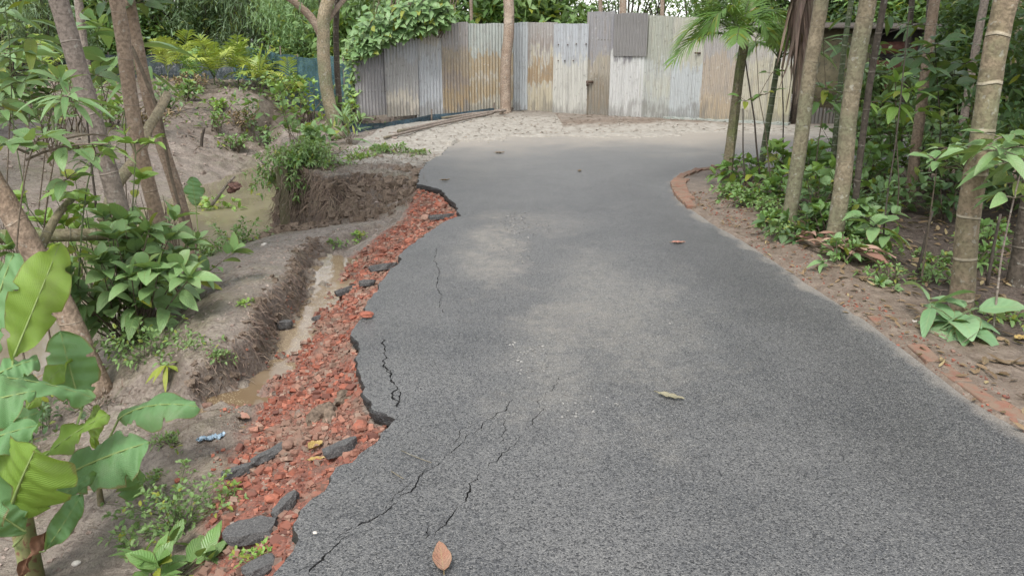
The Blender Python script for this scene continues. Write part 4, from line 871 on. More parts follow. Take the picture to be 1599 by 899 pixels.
# loose stems, sticks and poles
def stick(name, label, cat, pts, Y, w, mat, seg=8, taper=.7, group=None, rnd=.08):
    P = px_path(pts, Y); P = resample3(P, .08); m = MB(); n = len(P); s = np.arange(n) * .08
    P = P + np.c_[fbm(s * 3, s * 0 + w, 2, 3), fbm(s * 3, s * 0 + 5, 2, 4), fbm(s * 3, s * 0 + 9, 2, 5)] * w * .35
    m.tube(P, np.linspace(w / 2, w / 2 * taper, n), seg, True, 0, rnd, random.random()); o = m.build(name, mat); tag(o, label, cat, group); return o
stick('vine', 'thin twisted vine running down beside the slender tan palm', 'vine', [(204, 72), (225, 115), (245, 170), (258, 215), (264, 262), (280, 320), (298, 384)], 7.2, .038, M_stemb)
stick('leaning_log', 'mossy log propped crosswise behind the leaning palm trunks', 'log', [(160, 345), (190, 283), (225, 222), (265, 148)], [6.4, 6.6, 6.9, 7.2], .115, M_barkF)
stick('bamboo_pole', 'grey green bamboo pole lying level across the left edge', 'bamboo pole', [(-60, 374), (0, 373), (80, 370), (205, 364)], [5.0, 5.1, 5.2, 5.45], .092, M_barkM, 12, .95, rnd=.01)
stick('broken_branch', 'mossy broken branch end sticking up over the bamboo pole', 'branch', [(58, 392), (80, 358), (98, 330), (113, 310)], [4.7, 4.8, 4.9, 5.0], .062, M_barkM)
stick('thin_stem', 'dark bare stem beside the thick grey palm trunk', 'stem', [(150, 325), (146, 280), (139, 225), (134, 178)], 5.5, .018, M_stemd)
stick('dead_stalk', 'short black stalk standing in the mud bank', 'stalk', [(313, 238), (317, 212), (318, 200)], 17, .08, M_stemd)
stick('driftwood', 'pale stick leaning up with the brown clod at its end', 'stick', [(330, 320), (347, 300), (366, 276)], [9.5, 9.6, 9.7], .045, M_barkA)
stick('driftwood', 'dark twig hanging over the pond from the bank bush', 'stick', [(400, 240), (415, 262), (440, 290)], [11.5, 11, 10.6], .03, M_stemd)
for k, (lab, a, b, w) in enumerate([('long pale bamboo pole lying along the foot of the fence', (622, 205), (800, 175), .07), ('thin bamboo pole lying just below the longest one by the fence', (600, 212), (770, 183), .05), ('short grey pole on the bundle by the fence', (690, 186), (790, 180), .05), ('crooked dark branch lying by the fence foot', (640, 190), (708, 178), .06)]):
    A = W(*a, .05); B = W(*b, .05); A[2] = ground(A[0], A[1]) + w / 2 + .01; B[2] = ground(B[0], B[1]) + w / 2 + .02 + .03 * k; m = MB(); P = resample3(np.array([A, (A + B) / 2 + [0, 0, .02], B]), .15)
    m.tube(P, w / 2, 8, True, 0, .05); tag(m.build('bamboo_pole' if k < 3 else 'fallen_branch', M_barkA if k < 3 else M_stemd), lab, 'bamboo pole' if k < 3 else 'branch', 'poles lying by the fence' if k < 3 else None)
# ================================================================== PLANTS
# ---------- young palms with crowns in view
def young_palm(name, label, base, top, w, mat, fr, leafm, group=None, nl=30, lw=.024, lf=.36):
    """base/top: world points; fr: list of (azimuth deg, elevation deg, length, droop)"""
    base = np.asarray(base, float); root = empty(name, base); tag(root, label, 'palm', group); m = MB()
    if w: stem_tube(m, np.array([base - [0, 0, .05], (base + top) / 2, top]), w, flare=.15, d=.08); m.build('trunk', mat, root)
    lv = Leaves(); sm = MB()
    for az, el, ln, dr in fr:
        frond(lv, sm, top, R(az), R(el), ln, nl, ln * lf, lw, dr, .010, .35)
    m = MB(); lv.into(m, 'strip', 3); m.build('crown', leafm, root); sm.build('frond_rib', M_stemg, root); return root
b = W(1140, 290, .04); top = Q(1160, 66, b[1]); c1 = top
young_palm('palm_crown_shoots', 'bright green feathery palm crown drooping over the cream fence sheets', [top[0], top[1] + .1, ground(top[0], top[1] + .1)], top + [0, .1, 0], .05, M_barkM,
    [(178, 52, 1.25, 1.5), (195, 30, 1.05, 1.3), (150, 70, 1.2, 1.3), (205, 66, 1.25, 1.5), (10, 62, 1.2, 1.3), (-25, 45, 1.0, 1.4), (60, 72, 1.1, 1.0), (250, 50, .8, 1.4), (120, 45, 1.1, 1.2), (170, 78, 1.2, 1.1), (-60, 60, .9, 1.4), (30, 40, .9, 1.3)], M_palm)
b = W(1190, 264, .04); top = Q(1216, 92, b[1])
young_palm('areca_palm', 'young palm with white ringed dark green stem, right of the mossy trunk', b, top, .105, M_barkG, [(165, 72, 1.2, 1.0), (200, 50, .9, 1.3), (230, 72, 1.0, 1.2), (-60, 66, 1.0, 1.3), (20, 65, 1.0, 1.1), (-20, 35, .9, 1.2), (90, 75, 1.0, .8), (250, 60, .8, 1.2), (320, 55, .9, 1.1)], M_palm)
# yellow green palm seedlings on the far bank
GY_ = 'yellow green palm seedlings on the far bank'
for lab, px, py, Y, ln, n, mt in [('yellow tipped palm seedling at the left end of the row on the far bank', 262, 118, 24.0, 1.3, 6, M_palmy), ('tall green palm seedling against the dark wood on the far bank', 285, 115, 24.6, 1.45, 7, M_palmy),
    ('widest yellow green palm seedling, bending over the crest of the mud bank', 335, 132, 22.6, 1.35, 10, M_palmy), ('palm seedling with upright yellow fronds left of the teal netting', 372, 126, 23.6, 1.4, 7, M_palmy),
    ('palm seedling with short yellow fronds in front of the teal netting', 402, 122, 23.2, 1.25, 8, M_palmy), ('light green palm seedling just left of the forked tree', 452, 118, 21.8, 1.2, 8, M_palmy), ('small palm seedling at the foot of the row on the mud crest', 305, 138, 22.4, .9, 6, M_palm)]:
    p = Q(px, py, Y); p[2] = ground(p[0], p[1]); young_palm('palm_seedling', lab, p, p + [0, 0, .22], .05, M_stemg, [(k * 360 / n + random.uniform(-25, 25), random.uniform(48, 84), ln * random.uniform(.95, 1.4), random.uniform(.5, 1.1)) for k in range(n)], mt, GY_, nl=13, lw=.05, lf=.34)

p = Q(70, 120, 13); p[2] = ground(p[0], p[1])
young_palm('palm_seedling', 'fan like yellow green palm seedling left of the thick grey trunk', p, Q(68, 118, 13), .05, M_stemg, [(60, 70, .8, .5), (100, 80, .8, .4), (20, 50, .8, .6), (140, 50, .7, .7), (-20, 30, .7, .9), (200, 60, .7, .8)], M_palmy, nl=14, lw=.035)
# hanging dry sheath
s0 = Q(1256, -20, 8.0); root = empty('dry_palm_frond', s0); tag(root, 'brown dried palm frond hanging down beside the second lichen trunk', 'palm frond')
lv = Leaves(); sm = MB()
for k in range(46):
    o = s0 + np.array([random.uniform(-.10, .10), random.uniform(-.06, .06), random.uniform(-.25, .1)]); lv.add(o, unit([random.gauss(0, .10), random.gauss(0, .08), -1]), unit([random.gauss(0, 1), -1, .1]), random.uniform(.5, .95), random.uniform(.03, .07), 0, .25)
m = MB(); lv.into(m, 'strip', 6, .12); m.build('leaflets', M_dryp, root); sm.tube([s0 + [0, 0, .6], s0, s0 + [.03, 0, -.5]], [.02, .02, .008], 6); sm.build('rib', M_dryp, root)

# ---------- large leafed bush in front of the leaning trunks
def gb(px, py): return G(px, py)
B = np.array([Q(205, 500, 5.3)[0], 5.3, 0.]); B[2] = ground(B[0], B[1])
bush('broadleaf_bush', 'big bush of broad glossy leaves under the leaning palm trunks', 'bush', B, .86, .56, 40, 8, .25, .115, M_leafb, M_stemb, 'ovate', .45, tip=5, start=.35, r=.007, el=(38, 88), curve=.25, seg=5)
B2 = gb(150, 440); bush('broadleaf_bush', 'fresh light green shoots standing above the big glossy bush', 'bush', [Q(155, 420, 5.9)[0], 5.9, ground(Q(155, 420, 5.9)[0], 5.9)], 1.25, .35, 12, 5, .19, .095, M_fresh, M_stemg, tip=6, start=.6, el=(60, 88))
B3 = gb(290, 470); bush('broadleaf_bush', 'low bush of pointed leaves at the right foot of the big glossy bush', 'bush', B3 + [-.05, .1, 0], .45, .34, 12, 6, .15, .06, M_leafp, M_stemb, droop=.4, el=(30, 85))
def clusters(name, label, cat, stems, cl, mat, stem, shape='ovate', group=None, seg=5, sr=.008):
    """sapling: stems as [(px, py) path, Y]; cl = [(px, py, Y, number, leaf length, leaf width, spread, hang)]"""
    f = px_path(stems[0][0], stems[0][1])[0]; root = empty(name, (f[0], f[1], ground(f[0], f[1]))); tag(root, label, cat, group); lv = Leaves(); sms = []
    for pts, Y in stems:
        P = px_path(pts, Y); g = ground(P[0][0], P[0][1]); sm = MB()
        if (pts, Y) == stems[0] and P[0][2] > g: P = np.vstack([[P[0][0], P[0][1], g - .03], P])
        RP = resample3(P, .1); sm.tube(RP, np.linspace(sr, sr * .5, len(RP)), 6, False, tint=random.random()); sms.append((sm, RP))
    for px, py, Y, n, L, w_, sp, hang in cl:
        c = Q(px, py, Y); a = random.random() * 6; sm, RP = min(sms, key=lambda q_: np.linalg.norm(q_[1] - c, axis=1).min()); near_ = RP[np.argmin(np.linalg.norm(RP - c, axis=1))]; sm.tube([near_, (near_ + c) / 2 + [0, 0, .01], c], sr * .45, 4, False)
        for k in range(n):
            a += 2.4; e = R(random.uniform(-10, 45)) - hang; d = np.array([math.cos(a) * math.cos(e), math.sin(a) * math.cos(e), math.sin(e)])
            o = c + d * sp * random.uniform(.1, 1); sm.tube([c, (c + o) / 2 + [0, 0, .004], o], sr * .35, 4, False); lv.add(o, d, upish(.4), L * random.uniform(.7, 1.12), w_ * random.uniform(.8, 1.1), random.uniform(.15, .6), .13)
    m = MB(); lv.into(m, shape, seg, .03); m.build('foliage', mat, root)
    for sm, _ in sms: sm.build('stem', stem, root)
    return root
clusters('sapling', 'sapling with long narrow pale leaves reaching over the mud at the upper left', 'sapling', [([(60, 430), (75, 300), (95, 190), (110, 150)], 4.9), ([(80, 260), (60, 210), (40, 195)], 4.9), ([(88, 220), (150, 205), (178, 216)], 4.95)],
    [(105, 152, 4.9, 11, .26, .05, .05, 0), (95, 130, 5.0, 7, .22, .05, .05, -.3), (112, 160, 4.9, 6, .2, .045, .03, .3)], M_leafp, M_stemb, 'lance')
clusters('sapling', 'sapling with broad oval leaves across the trunks at the left edge', 'sapling', [([(20, 470), (30, 330), (45, 240), (60, 215)], 4.5), ([(45, 240), (10, 225), (0, 222)], 4.5), ([(40, 250), (90, 225), (170, 225)], [4.5, 4.6, 4.7])],
    [(20, 222, 4.5, 7, .15, .075, .09, .1), (55, 222, 4.5, 6, .17, .085, .1, .1), (95, 228, 4.6, 6, .16, .075, .09, .3), (125, 232, 4.7, 6, .15, .07, .08, .1), (105, 280, 4.7, 5, .13, .07, .07, .2), (150, 240, 4.7, 5, .13, .06, .06, .1)], M_leafb, M_stemb)
clusters('sapling', 'sapling with bright yellowish tips crossing the thick grey trunk', 'sapling', [([(120, 470), (130, 330), (140, 260), (165, 228)], 5.0), ([(140, 260), (125, 250)], 5.0)],
    [(160, 228, 4.95, 9, .15, .045, .05, 0), (175, 235, 4.9, 6, .13, .05, .05, .1), (110, 300, 4.9, 7, .12, .07, .07, .1), (135, 318, 4.9, 6, .13, .08, .06, 0)], M_fresh, M_stemg)
clusters('sapling', 'little shoot with round bright leaves between the two slim trunks', 'sapling', [([(205, 400), (208, 300), (212, 240)], 5.7)], [(210, 225, 5.7, 6, .14, .07, .04, 0), (236, 222, 5.7, 7, .11, .05, .08, 0), (196, 212, 5.7, 3, .15, .07, .03, -.6)], M_fresh, M_stemg)
clusters('turmeric_plant', 'tall plant with very large torn pale leaves behind the trunks at the top left', 'plant', [([(160, 200), (158, 100), (150, 60)], 8.5), ([(190, 200), (205, 110), (225, 80)], 8.5)],
    [(155, 45, 8.5, 7, .48, .20, .08, -.1), (210, 75, 8.5, 6, .52, .13, .08, .1), (225, 110, 8.6, 5, .50, .12, .06, .4), (165, 95, 8.4, 5, .40, .2, .08, .1), (150, 110, 8.6, 5, .34, .17, .06, .2)], M_leafp, M_stemg, 'ovate', seg=6)
clusters('sapling', 'dark leafed sapling overhanging the slim trunks at the top', 'sapling', [([(196, 300), (196, 100), (190, 0)], 7.6)], [(165, 5, 7.5, 12, .22, .09, .14, .1), (215, 5, 7.5, 12, .22, .10, .16, .1), (185, 20, 7.6, 8, .2, .09, .14, .2), (150, 118, 7.6, 5, .30, .13, .04, .1)], M_leafd, M_stemb)
clusters('broadleaf_plant', 'big blurry leafed plant at the upper left corner', 'plant', [([(20, 200), (15, 60), (8, 10)], 7)], [(5, 20, 7, 10, .30, .05, .08, .1), (30, 35, 7.1, 9, .38, .06, .1, .1), (50, 60, 7.2, 7, .35, .10, .07, .2), (10, 90, 7, 7, .30, .12, .1, .2), (0, 160, 6.8, 7, .26, .12, .1, .2), (35, 130, 7, 8, .22, .09, .1, .1)], M_leafp, M_stemg, 'lance')
for lab, px, py, Y, h, r_, n, L, w_, mt in [('shrub hiding the teal net left of the forked tree', 478, 150, 20.3, 1.0, .7, 16, .24, .1, M_fresh), ('light green shrub against the teal net in mid gap', 430, 150, 21.5, .8, .7, 16, .22, .09, M_weed), ('bushy plant between the forked tree and the fence end', 543, 185, 17.3, .8, .4, 12, .22, .09, M_fresh), ('low scrub left of the pond head', 365, 215, 17.8, .35, .5, 16, .15, .06, M_leaf), ('trailing scrub at the pond head by the shore', 425, 215, 19.2, .5, .5, 14, .18, .07, M_leafp), ('dry brown scrub on the mud bank crest', 300, 150, 21.5, .5, .7, 20, .18, .05, M_dryl), ('second dry brown scrub on the bank right of the black stalk', 380, 180, 19.5, .4, .6, 18, .16, .05, M_dryl), ('brown scrub right behind the slim trunks', 225, 180, 17, .5, .8, 20, .18, .05, M_dryl),
    ('leafy shrub on the mud bank behind the thick grey trunk', 60, 175, 14, 1.1, .8, 14, .22, .09, M_leafp), ('pale shrub left of the slim trunks on the far mud bank', 20, 150, 18, 1.9, 1.2, 16, .26, .1, M_leaf),
    ('shrub with long leaves right behind the thick grey trunk', 110, 150, 16, 1.7, 1.0, 16, .26, .09, M_leafp), ('low plants on the far mud bank above the black stalk', 290, 160, 20.5, .5, .6, 12, .22, .1, M_weed),
    ('leafy plant on the mud slope right of the slim trunks', 262, 172, 19, .7, .5, 10, .26, .11, M_leafp), ('straggly weed with yellowish leaves on the far bank', 345, 160, 20, .35, .5, 10, .18, .07, M_fresh),
    ('small leafy weed left of the black stalk', 175, 190, 17, .6, .4, 9, .2, .1, M_fresh), ('scrubby plant low on the far mud slope', 338, 205, 18.6, .45, .5, 12, .16, .06, M_leaf)]:
    p = Q(px, py, Y); p[2] = ground(p[0], p[1]); bush('bank_shrub', lab, 'shrub', p, h, r_, n, 6, L, w_, mt, M_stemb, el=(35, 85), r=.012, group='shrubs on the far mud bank')
# plants by the pond end and the forked tree
for lab, px, py, Y, h, r_, n, nl, L, w_, mt, kw in [
    ('young tree of large leaves at the pond corner in front of the teal net', 462, 190, 14.2, 1.05, .45, 9, 7, .24, .11, M_leaf, {}), ('dark leafed upright shrub beside the pond corner', 390, 185, 19, 1.25, .3, 8, 9, .18, .07, M_leafd, dict(el=(70, 88))),
    ('broad leafed plant crowning the bank bush', 492, 225, 11.9, .42, .45, 14, 5, .22, .11, M_leafp, {}), ('dense fine leafed bush spilling over the edge of the hole', 485, 262, 10.75, .42, .62, 130, 12, .085, .034, M_weed, dict(el=(-10, 80), curve=.9, r=.003)),
    ('second fine leafed bush nearer the pond on the hole edge', 458, 270, 10.6, .36, .42, 90, 11, .085, .034, M_leaf, dict(el=(-25, 70), curve=.9, r=.003)),
    ('strappy leafed plant at the foot of the forked tree', 545, 222, 13.2, .5, .3, 9, 3, .34, .05, M_leafp, dict(el=(50, 80))), ('creeping green weeds on the sandy lip above the hole', 600, 232, 12.0, .12, .55, 40, 6, .09, .035, M_weed, dict(el=(5, 50), r=.003)),
    ('second patch of creeping weeds nearer the road corner', 645, 228, 12.3, .08, .3, 20, 5, .07, .03, M_weed, dict(el=(5, 50), r=.003)), ('bright weed clump left of the creeping weeds', 568, 240, 11.5, .10, .25, 16, 5, .12, .04, M_fresh, dict(el=(5, 60), r=.003)),
    ('small weeds sprouting on the floor of the hole', 640, 300, 0, .1, .2, 0, 0, 0, 0, None, {})]:
    if not n: continue
    p = Q(px, py, Y); p[2] = ground(p[0], p[1]); bush('bank_plant', lab, 'plant', p, h, r_, n, nl, L, w_, mt, M_stemb, group='plants round the washed out hole', **kw)
for lab, px, py, h, r_, n, nl, L, w_, mt in [
    ('weed tuft at the foot of the brown cliff', 562, 375, .09, .12, 12, 4, .06, .028, M_fresh), ('smaller weed tuft left on the hole floor', 520, 385, .06, .12, 10, 4, .05, .03, M_weed),
    ('plant with bright leaves by the brown clod', 335, 352, .42, .3, 12, 6, .16, .08, M_fresh), ('ferny weeds on the near bank right of the slender trunk', 372, 385, .32, .42, 26, 8, .09, .035, M_weed), ('low weeds at the water end of the near bank', 400, 370, .2, .3, 18, 6, .08, .035, M_leaf),
    ('weedy tuft below the bright leafed plant', 325, 400, .16, .3, 20, 6, .07, .03, M_leaf), ('small leaved weed clump below the big glossy bush', 232, 560, .26, .22, 26, 10, .055, .024, M_weed), ('second weed clump closer to the gully mouth', 205, 545, .22, .16, 18, 8, .055, .024, M_leaf),
    ('dark weeds growing under the banana leaves', 60, 680, .22, .3, 22, 7, .07, .035, M_leafd), ('straw coloured dead growth under the banana leaves', 40, 640, .25, .3, 22, 6, .10, .012, M_dryl), ('dead brown growth right of the banana stem', 110, 760, .10, .18, 16, 5, .07, .02, M_dryl), ('grassy dead tuft between banana plant and the mud ridge', 150, 640, .12, .2, 20, 5, .08, .01, M_dryp), ('sparse creeping weed on the mud ridge', 300, 540, .06, .25, 14, 6, .04, .018, M_weed), ('tiny weed on top of the mud ridge', 380, 475, .04, .06, 6, 4, .05, .02, M_fresh), ('small weeds hugging the ridge end above the gully', 340, 560, .05, .14, 14, 5, .035, .018, M_weed),
    ('bushy round leaved weed on the mud beside the brick rubble', 285, 830, .26, .17, 34, 10, .035, .020, M_weed), ('thin weed at the top of the round leaved clump', 262, 800, .24, .1, 14, 8, .03, .018, M_leaf), ('weed between the clump and the asphalt chunks', 330, 800, .10, .1, 12, 6, .035, .018, M_weed),
    ('weed in the rubble near the long asphalt chunk', 362, 775, .08, .06, 8, 5, .035, .02, M_fresh), ('fresh green weed at the bottom of the rubble slope', 405, 880, .08, .07, 16, 6, .035, .015, M_fresh), ('grassy tuft on the mud left of the blue rag', 262, 690, .05, .16, 20, 4, .05, .012, M_weed),
    ('grassy scraps on the wet mud above the banana sprout', 250, 745, .03, .16, 14, 4, .035, .015, M_weed), ('young plant with spreading bright leaves at the bottom edge', 250, 905, .15, .22, 8, 3, .17, .075, M_leaf), ('little plant with yellowish leaves left of the round leaved clump', 205, 862, .10, .08, 6, 4, .06, .03, M_weed)]:
    p = gb(px, py); bush('weed', lab, 'weed', p, h, r_, n, nl, L, w_, mt, M_stemg, el=(12, 85), r=.0025, tip=3, group='weeds on the mud', seg=3)
# seedling with five leaves drooping
p = gb(262, 600); clusters('seedling', 'seedling with a few long drooping leaves below the weed clump', 'seedling', [([(262, 602), (262, 572)], p[1])], [(260, 570, p[1], 8, .13, .04, .01, .35)], M_fresh, M_stemg, 'lance')
clusters('sapling', 'many leafed pale shrub filling the gap left of the thick grey trunk', 'sapling', [([(30, 330), (40, 240), (50, 150)], 8.4), ([(60, 330), (75, 200), (90, 110)], 8.6), ([(10, 300), (15, 200), (20, 120)], 8.5)],
    [(random.uniform(-15, 115), random.uniform(70, 185), random.uniform(8, 9), 9, .24, .085, .14, .15) for k in range(26)], M_leafp, M_stemb)
clusters('sapling', 'blurry shrub of small leaves between the thick grey trunk and the slim trunks', 'sapling', [([(170, 330), (168, 240), (165, 160)], 9.5)],
    [(random.uniform(140, 190), random.uniform(95, 250), random.uniform(9, 10), 7, .17, .07, .12, .15) for k in range(12)], M_leaf, M_stemb)
# bare twigs standing in the mud at the left
t = empty('bare_bush', Q(45, 345, 7.8)); tag(t, 'leafless bush of thin upright twigs in the mud at the left edge', 'bush'); m = MB()
c = Q(45, 350, 7.8); c[2] = ground(c[0], c[1]) - .05
for k in range(130):
    o = c + [random.uniform(-.42, .42), random.uniform(-.3, .3), 0]; pts = [o]; d = unit([random.gauss(0, .16), random.gauss(0, .16), 1]); ln = random.uniform(.5, 1.25)
    for j in range(5): pts.append(pts[-1] + unit(d + rng.normal(0, .10, 3)) * ln / 5)
    m.tube(pts, np.linspace(.009, .003, 6), 4, False, tint=random.random())
m.build('twigs', M_stemb, t)
t = copy_tree(t); t.location = tuple(Vector(t.location) + Vector((.75, .9, -.05))); t.rotation_euler = (0, 0, 1.9); t['label'] = 'second leafless twiggy bush in the mud, between the left edge and the thick grey trunk'

# ---------- banana plants
def ban_leaf(mb, st, base, tip, w, sag=.15, nrm=(0, 0, 1), fold=.15, curl=0.0, wav=.028, tint=.5, tear=0.0, seg=44, pet=None):
    base = np.asarray(base, float); tip = np.asarray(tip, float); L = np.linalg.norm(tip - base); ax = unit(tip - base); nn = unit(np.asarray(nrm, float) - ax * np.dot(nrm, ax)); S = np.cross(ax, nn)
    t = np.linspace(0, 1, seg + 1); prof = np.sin(np.clip(t / .55, 0, 1) * math.pi / 2) ** .8 * np.cos(np.clip((t - .55) / .45, 0, 1) * math.pi / 2) ** .62; us = np.linspace(-1, 1, 13); v = []; at = []; ph = random.random() * 9
    for i, ti in enumerate(t):
        c = base + (tip - base) * ti + nn * (sag * L * 4 * ti * (1 - ti)) - np.array([0, 0, curl * L * ti * ti])
        for u in us:
            hw = w / 2 * prof[i] * (1 + (.018 * math.sin(ti * 23 + ph + u) - (.30 if (math.sin(ti * 17 + ph * 3 + (2 if u > 0 else 0)) > .93 and w > .12) else 0)) * abs(u) ** 3); e = wav * math.sin(ti * 13 + ph + u * 2) * abs(u) ** 2 + .15 * wav * math.sin(ti * 41 + u * 3 + ph)
            th = fold * abs(u); v.append(c + S * (u * hw * math.cos(th)) + nn * (hw * abs(u) * math.sin(th) - hw * .55 * abs(u) ** 2.2 * .5 + e)); at.append((min(1, max(0, tint + random.gauss(0, .04))), .5 + u * .5, ti, 0))
    k = len(us); q = [(i * k + j, i * k + j + 1, (i + 1) * k + j + 1, (i + 1) * k + j) for i in range(seg) for j in range(k - 1) if not (tear and random.random() < tear and (j < 2 or j > k - 4))]
    mb.add(v, q, None, at); r0 = .008 * (w / .3)
    P = [base + (tip - base) * ti + nn * (sag * L * 4 * ti * (1 - ti) + r0 * .2) - np.array([0, 0, curl * L * ti * ti]) for ti in t]
    if pet is not None: P = [np.asarray(pet, float), (np.asarray(pet, float) + base) / 2 + nn * .01] + P
    st.tube(P, np.linspace(r0, r0 * .2, len(P)), 6, False, tint=.7)
def sunk(px, py, Y): return Q(px, py, Y)
bp = empty('banana_plant', (Q(22, 880, 2.75)[0], 2.75, ground(Q(22, 880, 2.75)[0], 2.75))); tag(bp, 'large banana plant with broad leaves at the lower left corner', 'banana plant')
cst = Q(22, 790, 2.75); gz = ground(cst[0], cst[1])
m = MB(); stem_tube(m, np.array([[cst[0] + .01, cst[1], gz - .05], [cst[0], cst[1], cst[2]], cst + [0, 0, .22]]), .085, flare=.5, d=.04); m.tube([[cst[0] + .04, cst[1] - .02, gz], cst + [.05, -.02, .02], cst + [.09, 0, .16]], [.035, .028, .012], 8); m.build('pseudostem', plain('banana_stem', (.13, .17, .06), (.24, .22, .10), 14, third=(.16, .08, .05)), bp)
def bleaf(base, tip, w, mat=M_ban, parent=bp, pet=None, **kw):
    a = MB(); s_ = MB(); ban_leaf(a, s_, base, tip, w, pet=pet, **kw); o = a.build('leaf', mat, parent)
    s_.build('midrib', M_rib, o if False else parent); return o
M_rib = plain('leaf_midrib', (.17, .24, .07), (.24, .30, .11), 20)
top = cst + [0, 0, .15]
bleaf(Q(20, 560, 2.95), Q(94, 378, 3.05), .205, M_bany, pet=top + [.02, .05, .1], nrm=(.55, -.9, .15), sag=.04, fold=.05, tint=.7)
bleaf(Q(-20, 560, 3.0), Q(22, 395, 3.1), .24, M_ban, pet=top, nrm=(-.4, -.9, .3), sag=.04, fold=.1, tint=.6)
bleaf(Q(-60, 585, 2.8), Q(148, 622, 3.05), .13, M_ban, pet=Q(-80, 640, 2.75), nrm=(.0, -.3, 1), sag=.06, fold=-.3, tint=.6)
bleaf(Q(128, 640, 3.25), Q(94, 516, 3.35), .225, M_ban, pet=Q(110, 700, 3.05), nrm=(.1, -.75, .65), sag=.02, fold=-.05, tint=.25)
bleaf(Q(-90, 650, 2.6), Q(56, 610, 2.75), .22, M_ban, pet=Q(-60, 760, 2.65), nrm=(.1, -.55, .85), sag=.05, fold=.0, tint=.45)
bleaf(Q(-80, 720, 2.55), Q(66, 662, 2.65), .15, M_ban, pet=Q(-40, 790, 2.6), nrm=(.0, -.5, .9), sag=.08, fold=-.2, tint=.5)
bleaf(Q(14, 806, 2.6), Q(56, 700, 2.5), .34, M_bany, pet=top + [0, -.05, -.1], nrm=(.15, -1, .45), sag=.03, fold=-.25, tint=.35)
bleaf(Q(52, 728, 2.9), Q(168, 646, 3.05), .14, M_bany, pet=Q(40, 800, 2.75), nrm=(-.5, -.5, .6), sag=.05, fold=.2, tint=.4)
bleaf(Q(84, 752, 2.95), Q(234, 690, 3.1), .27, M_ban, pet=Q(50, 790, 2.8), nrm=(.1, -.55, .85), sag=.06, fold=-.12, tint=.75)
bleaf(Q(-70, 860, 2.35), Q(-5, 740, 2.4), .2, M_ban, pet=top + [-.1, -.1, -.15], nrm=(.3, -.8, .4), sag=.03, tint=.3)
bleaf(Q(-30, 600, 2.85), Q(60, 560, 3.0), .15, M_ban, pet=Q(-60, 700, 2.7), nrm=(.1, -.5, .9), sag=.08, fold=-.2, tint=.8)
bleaf(Q(40, 830, 2.55), Q(-50, 770, 2.5), .20, M_ban, pet=top + [0, -.05, -.3], nrm=(.1, -.7, .8), sag=.08, fold=-.2, tint=.35)
bleaf(Q(70, 860, 2.62), Q(128, 770, 2.75), .10, M_ban, pet=top + [.03, -.02, -.35], nrm=(.6, -.6, .5), sag=.1, fold=.35, tint=.15)
bleaf(Q(-40, 700, 2.9), Q(70, 640, 3.05), .16, M_ban, pet=Q(-30, 760, 2.8), nrm=(.2, -.4, .9), sag=.08, fold=-.2, tint=.2)
bleaf(Q(60, 800, 2.72), Q(150, 742, 2.95), .07, M_ban, pet=top + [.04, 0, -.2], nrm=(.3, -.6, .6), sag=.12, fold=.4, tint=.2)
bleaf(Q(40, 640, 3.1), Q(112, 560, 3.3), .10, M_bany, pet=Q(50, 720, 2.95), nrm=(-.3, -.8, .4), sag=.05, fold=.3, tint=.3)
a = MB(); s_ = MB(); ban_leaf(a, s_, Q(30, 900, 2.6), Q(84, 818, 2.72), .05, sag=.05, nrm=(0, -.6, .8), fold=.6); a.build('dry_sheath', plain('dry_sheath', (.11, .055, .03), (.22, .11, .06), 18), bp)
# smaller sprout
q0 = gb(158, 790); bs = empty('banana_sprout', q0); tag(bs, 'small banana sprout with arching pale leaves on the mud above the round weeds', 'banana plant')
m = MB(); c2 = Q(152, 735, q0[1] + .02); stem_tube(m, np.array([q0 - [0, 0, .03], (q0 + c2) / 2, c2]), .034, d=.03); m.build('pseudostem', plain('sprout_stem', (.08, .075, .04), (.16, .13, .07), 25), bs)
bleaf(Q(185, 655, q0[1] + .1), Q(308, 628, q0[1] + .05), .20, M_ban, bs, pet=c2, nrm=(.0, -.45, .9), sag=.12, fold=-.25, tint=.6, curl=.05)
bleaf(Q(180, 700, q0[1] - .02), Q(222, 775, q0[1] + .05), .17, M_ban, bs, pet=c2, nrm=(.75, -.3, .6), sag=.12, fold=-.4, tint=.2, curl=.1)
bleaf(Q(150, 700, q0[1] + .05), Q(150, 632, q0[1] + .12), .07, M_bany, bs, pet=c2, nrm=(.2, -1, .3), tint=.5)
q1 = Q(304, 330, 7.9); q1[2] = ground(q1[0], q1[1]); b3 = empty('banana_sprout', q1); tag(b3, 'single upright banana leaf shoot between the slender trunk and the pond', 'banana plant')
bleaf(Q(306, 322, 7.9), Q(300, 276, 7.95), .20, M_ban, b3, pet=q1, nrm=(.1, -1, .2), sag=.02, fold=.1, tint=.7); bleaf(Q(285, 345, 7.9), Q(262, 320, 7.9), .13, M_bany, b3, pet=q1, nrm=(.2, -1, .4), tint=.5)

